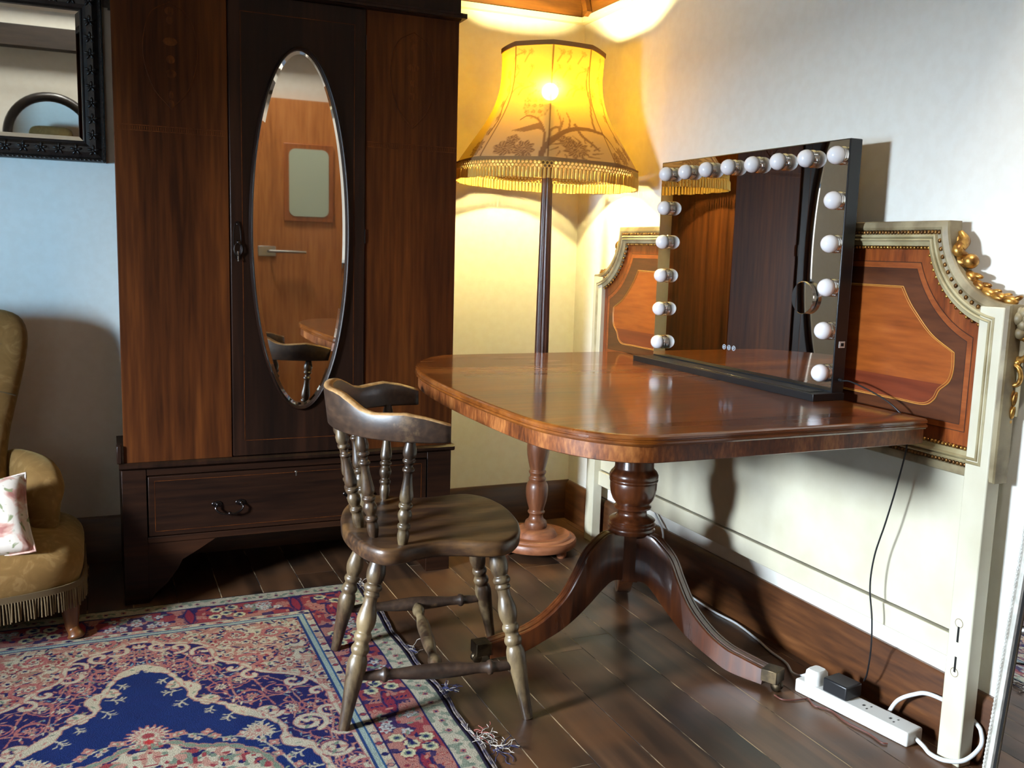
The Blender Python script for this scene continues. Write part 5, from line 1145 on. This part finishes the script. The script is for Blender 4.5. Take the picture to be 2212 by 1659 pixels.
for off in (0.003, 0.007, 0.011): g.tube([(RUX+0.004*math.sin(v*9)+0.003*math.sin(v*23+1)+off*0.8+0.0012*math.sin(v*61+off*900), RUY-v, 0.0032) for v in np.linspace(0.02, RUL, 120)], 0.0026, 5)
g.build('frayed_edge', 'rug_edge', rug, smooth=80)
def threads(c, n, L_, m, spread=1.2):
    g = G()
    for _ in range(n):
        a = rng.uniform(-spread, spread); p = [Vector((c[0]+rng.uniform(-.008, .008), c[1]+rng.uniform(-.012, .012), 0.004))]
        for q in range(5):
            a += rng.normal()*0.7; p.append(p[-1]+Vector((math.cos(a), math.sin(a), 0))*L_/5+Vector((0, 0, rng.uniform(-.004, .006))))
        p = [Vector((v.x, v.y, max(0.0022, v.z))) for v in p]
        g.tube(crom(p, 3), 0.0009, 5)
    o = g.build('loose_threads', m, rug, smooth=80); return o
threads((-1.035, -1.345), 10, 0.05, 'thread_navy'); threads((-1.03, -1.345), 6, 0.04, 'thread_pale')
threads((-1.035, -1.60), 14, 0.06, 'thread_pale'); threads((-1.035, -1.565), 4, 0.06, 'thread_red'); threads((-1.02, -1.66), 8, 0.06, 'thread_navy'); threads((-1.01, -1.655), 10, 0.05, 'thread_pale')
threads((-1.035, -1.08), 5, 0.05, 'thread_pale'); threads((-1.035, -1.09), 4, 0.03, 'thread_navy'); threads((-1.035, -0.53), 12, 0.04, 'thread_pale', 2.5)

# ------------------------------------------------------------------ armchair
AO = (-2.22, -0.45, 0.0)
ac = empty('armchair', AO, 'low gold damask armchair with fringed seat in front of the wall mirror', 'armchair')
def ring_se(c, a, b, e, n=28, rot=0.0):
    o = []
    for k in range(n):
        t = 2*PI*k/n; x = a*math.copysign(abs(math.cos(t))**e, math.cos(t)); y = b*math.copysign(abs(math.sin(t))**e, math.sin(t)); o.append((c[0]+x*math.cos(rot)-y*math.sin(rot), c[1]+x*math.sin(rot)+y*math.cos(rot), c[2]))
    return o
# spoon back leaning to the wall
g = G(); rings = []
for z, hw, yc, th in ((0.24, 0.155, -0.38, 0.06), (0.34, 0.150, -0.365, 0.066), (0.44, 0.150, -0.345, 0.07), (0.52, 0.158, -0.328, 0.072), (0.60, 0.176, -0.308, 0.072), (0.68, 0.196, -0.288, 0.07), (0.76, 0.213, -0.268, 0.066), (0.81, 0.219, -0.256, 0.062), (0.852, 0.214, -0.246, 0.056), (0.880, 0.196, -0.242, 0.046), (0.897, 0.160, -0.240, 0.032), (0.903, 0.10, -0.239, 0.016)):
    rings.append(ring_se((-2.225, yc, z), hw, th, 0.72))
g.loft(rings); bk = part(g, 'back', 'velvet', ac, AO, smooth=80, subsurf=1)
g = G()
for z, hw, yc in ((0.655, 0.185, -0.363), (0.79, 0.21, -0.322)):
    g.tube([(-2.225+hw*math.sin(a), yc+0.045*(1-math.cos(a)), z+0.012*math.sin(a*3)) for a in np.linspace(-1.35, 1.35, 24)], 0.003, 6)
part(g, 'tufting_seam', 'braid_arm', bk, AO, smooth=80)
# seat with a bowed front
def seat_ring(z, sc, f=1.0):
    pts = []
    base = [(-1.885, -0.30), (-1.868, -0.50), (-1.872, -0.66), (-1.92, -0.735), (-2.06, -0.785), (-2.22, -0.80), (-2.38, -0.785), (-2.52, -0.735), (-2.568, -0.66), (-2.572, -0.50), (-2.555, -0.30), (-2.40, -0.24), (-2.22, -0.23), (-2.04, -0.24)]
    cx, cy = -2.22, -0.5
    return [(cx+(p.x-cx)*sc, cy+(p.y-cy)*sc, z+f*0) for p in crom([(a, b, 0) for a, b in base], 3, True)]
g = G(); g.loft([seat_ring(0.150, 0.93), seat_ring(0.156, 0.965), seat_ring(0.18, 0.985), seat_ring(0.21, 1.0), seat_ring(0.235, 0.995), seat_ring(0.256, 0.965), seat_ring(0.272, 0.90), seat_ring(0.284, 0.78), seat_ring(0.292, 0.55), seat_ring(0.296, 0.25)]); part(g, 'seat', 'velvet', ac, AO, smooth=80, subsurf=1)
g = G(); rs = [seat_ring(z, s) for z, s in ((0.158, 0.990), (0.158, 1.003), (0.176, 1.006), (0.176, 0.992))]; g.loft(rs, close=True); part(g, 'braid', 'braid_arm', ac, AO, smooth=50)
g = G(); base = [Vector(p) for p in seat_ring(0.16, 0.999)]
tot = sum((base[i]-base[i-1]).length for i in range(len(base))); nst = int(tot/0.0072); acc = 0; cum = [0]
for i in range(len(base)): cum.append(cum[-1]+(base[(i+1) % len(base)]-base[i]).length)
for k in range(nst):
    s_ = tot*k/nst; i = max(j for j in range(len(base)) if cum[j] <= s_); t_ = (s_-cum[i])/(cum[i+1]-cum[i]); p = base[i].lerp(base[(i+1) % len(base)], t_)
    L_ = 0.056+rng.uniform(-0.003, 0.003); jx, jy = rng.uniform(-.002, .002, 2)
    g.tube([(p.x, p.y, 0.160), (p.x+jx, p.y+jy, 0.13), (p.x+jx*1.5, p.y+jy*1.5, 0.160-L_)], 0.0024, 5)
fr = part(g, 'bullion_fringe', 'fringe', ac, AO, smooth=80); fr['kind'] = 'stuff'
for s in (1, -1):
    g = G(); rings = []
    # padded arm: sections from the back to the scrolled front
    for y, xc, zt, zb, hw in ((-0.32, 0.145, 0.49, 0.24, 0.028), (-0.345, 0.178, 0.486, 0.24, 0.044), (-0.38, 0.212, 0.482, 0.24, 0.054), (-0.42, 0.238, 0.474, 0.24, 0.060), (-0.475, 0.248, 0.462, 0.24, 0.062), (-0.512, 0.250, 0.442, 0.25, 0.058), (-0.530, 0.250, 0.410, 0.26, 0.048), (-0.538, 0.250, 0.37, 0.28, 0.026)):
        n = 24; r_ = []
        for k in range(n):
            t = 2*PI*k/n; cx_, cz_ = math.cos(t), math.sin(t); ee = 0.7
            wz = 1.0 if cz_ > 0 else 0.72
            r_.append((-2.22+s*xc+hw*wz*math.copysign(abs(cx_)**ee, cx_), y, (zt+zb)/2+(zt-zb)/2*math.copysign(abs(cz_)**0.75, cz_)))
        rings.append(r_)
    g.loft(rings); part(g, 'arm', 'velvet', ac, AO, smooth=80, subsurf=1)
for x, y, fr_ in ((-1.925, -0.655, 2), (-2.515, -0.655, 2), (-1.95, -0.30, 0), (-2.49, -0.30, 0)):
    g = G(); sx = 1 if x > -2.2 else -1
    zf = 0.0066 if y < -0.5 else 0.0
    pts = crom([(x, y, 0.165), (x+0.016*sx, y-0.012*fr_, 0.12), (x+0.020*sx, y-0.012*fr_, 0.07), (x+0.022*sx, y-0.012*fr_, 0.035), (x+0.030*sx, y-0.018*fr_, zf+0.012), (x+0.032*sx, y-0.020*fr_, zf+0.0)], 5)
    rr_ = np.interp(np.linspace(0, 1, len(pts)), [0, 0.2, 0.5, 0.7, 0.9, 1], [0.030, 0.028, 0.019, 0.016, 0.024, 0.018]); g.tube(pts, list(rr_), 14); part(g, 'leg', 'chair_leg_wood', ac, AO, smooth=80)
# floral cushion propped on the seat
CO_ = (-2.13, -0.55, 0.30)
cu = empty('cushion', CO_, 'floral cream cushion propped on the gold armchair seat', 'cushion')
g = G(); n = 20; Wc, Hc_, Tc = 0.15, 0.115, 0.048
Mc = Matrix.Translation((-2.142, -0.665, 0.350)) @ Matrix.Rotation(math.radians(-10), 4, 'Z') @ Matrix.Rotation(math.radians(-34), 4, 'X') @ Matrix.Rotation(math.radians(-12), 4, 'Y')
top_, bot_ = [], []
for side in (1, -1):
    for j in range(n+1):
        for i in range(n+1):
            u, v = -1+2*i/n, -1+2*j/n; pf = (max(0, (1-u**4)*(1-v**4)))**0.5; k_ = 1-0.07*(1-u*u)*(abs(v)**3); k2 = 1-0.07*(1-v*v)*(abs(u)**3)
            g.v.append(tuple(Mc @ Vector((Wc*u*k2, side*-Tc*pf, Hc_*v*k_))))
N1 = n+1
for s_ in (0, 1):
    o_ = s_*N1*N1
    for j in range(n):
        for i in range(n): g.f.append((o_+j*N1+i, o_+j*N1+i+1, o_+(j+1)*N1+i+1, o_+(j+1)*N1+i))
part(g, 'cushion_cover', 'floral', cu, CO_, smooth=80, merge=True)
g = G(); bd = [(-1+2*i/n, -1) for i in range(n)]+[(1, -1+2*i/n) for i in range(n)]+[(1-2*i/n, 1) for i in range(n)]+[(-1, 1-2*i/n) for i in range(n)]
pts = [Mc @ Vector((Wc*u*(1-0.07*(1-v*v)*(abs(u)**3)), 0, Hc_*v*(1-0.07*(1-u*u)*(abs(v)**3)))) for u, v in bd]; g.tube(pts+[pts[0]], 0.0035, 6); part(g, 'piping', 'floral', cu, CO_, smooth=80)
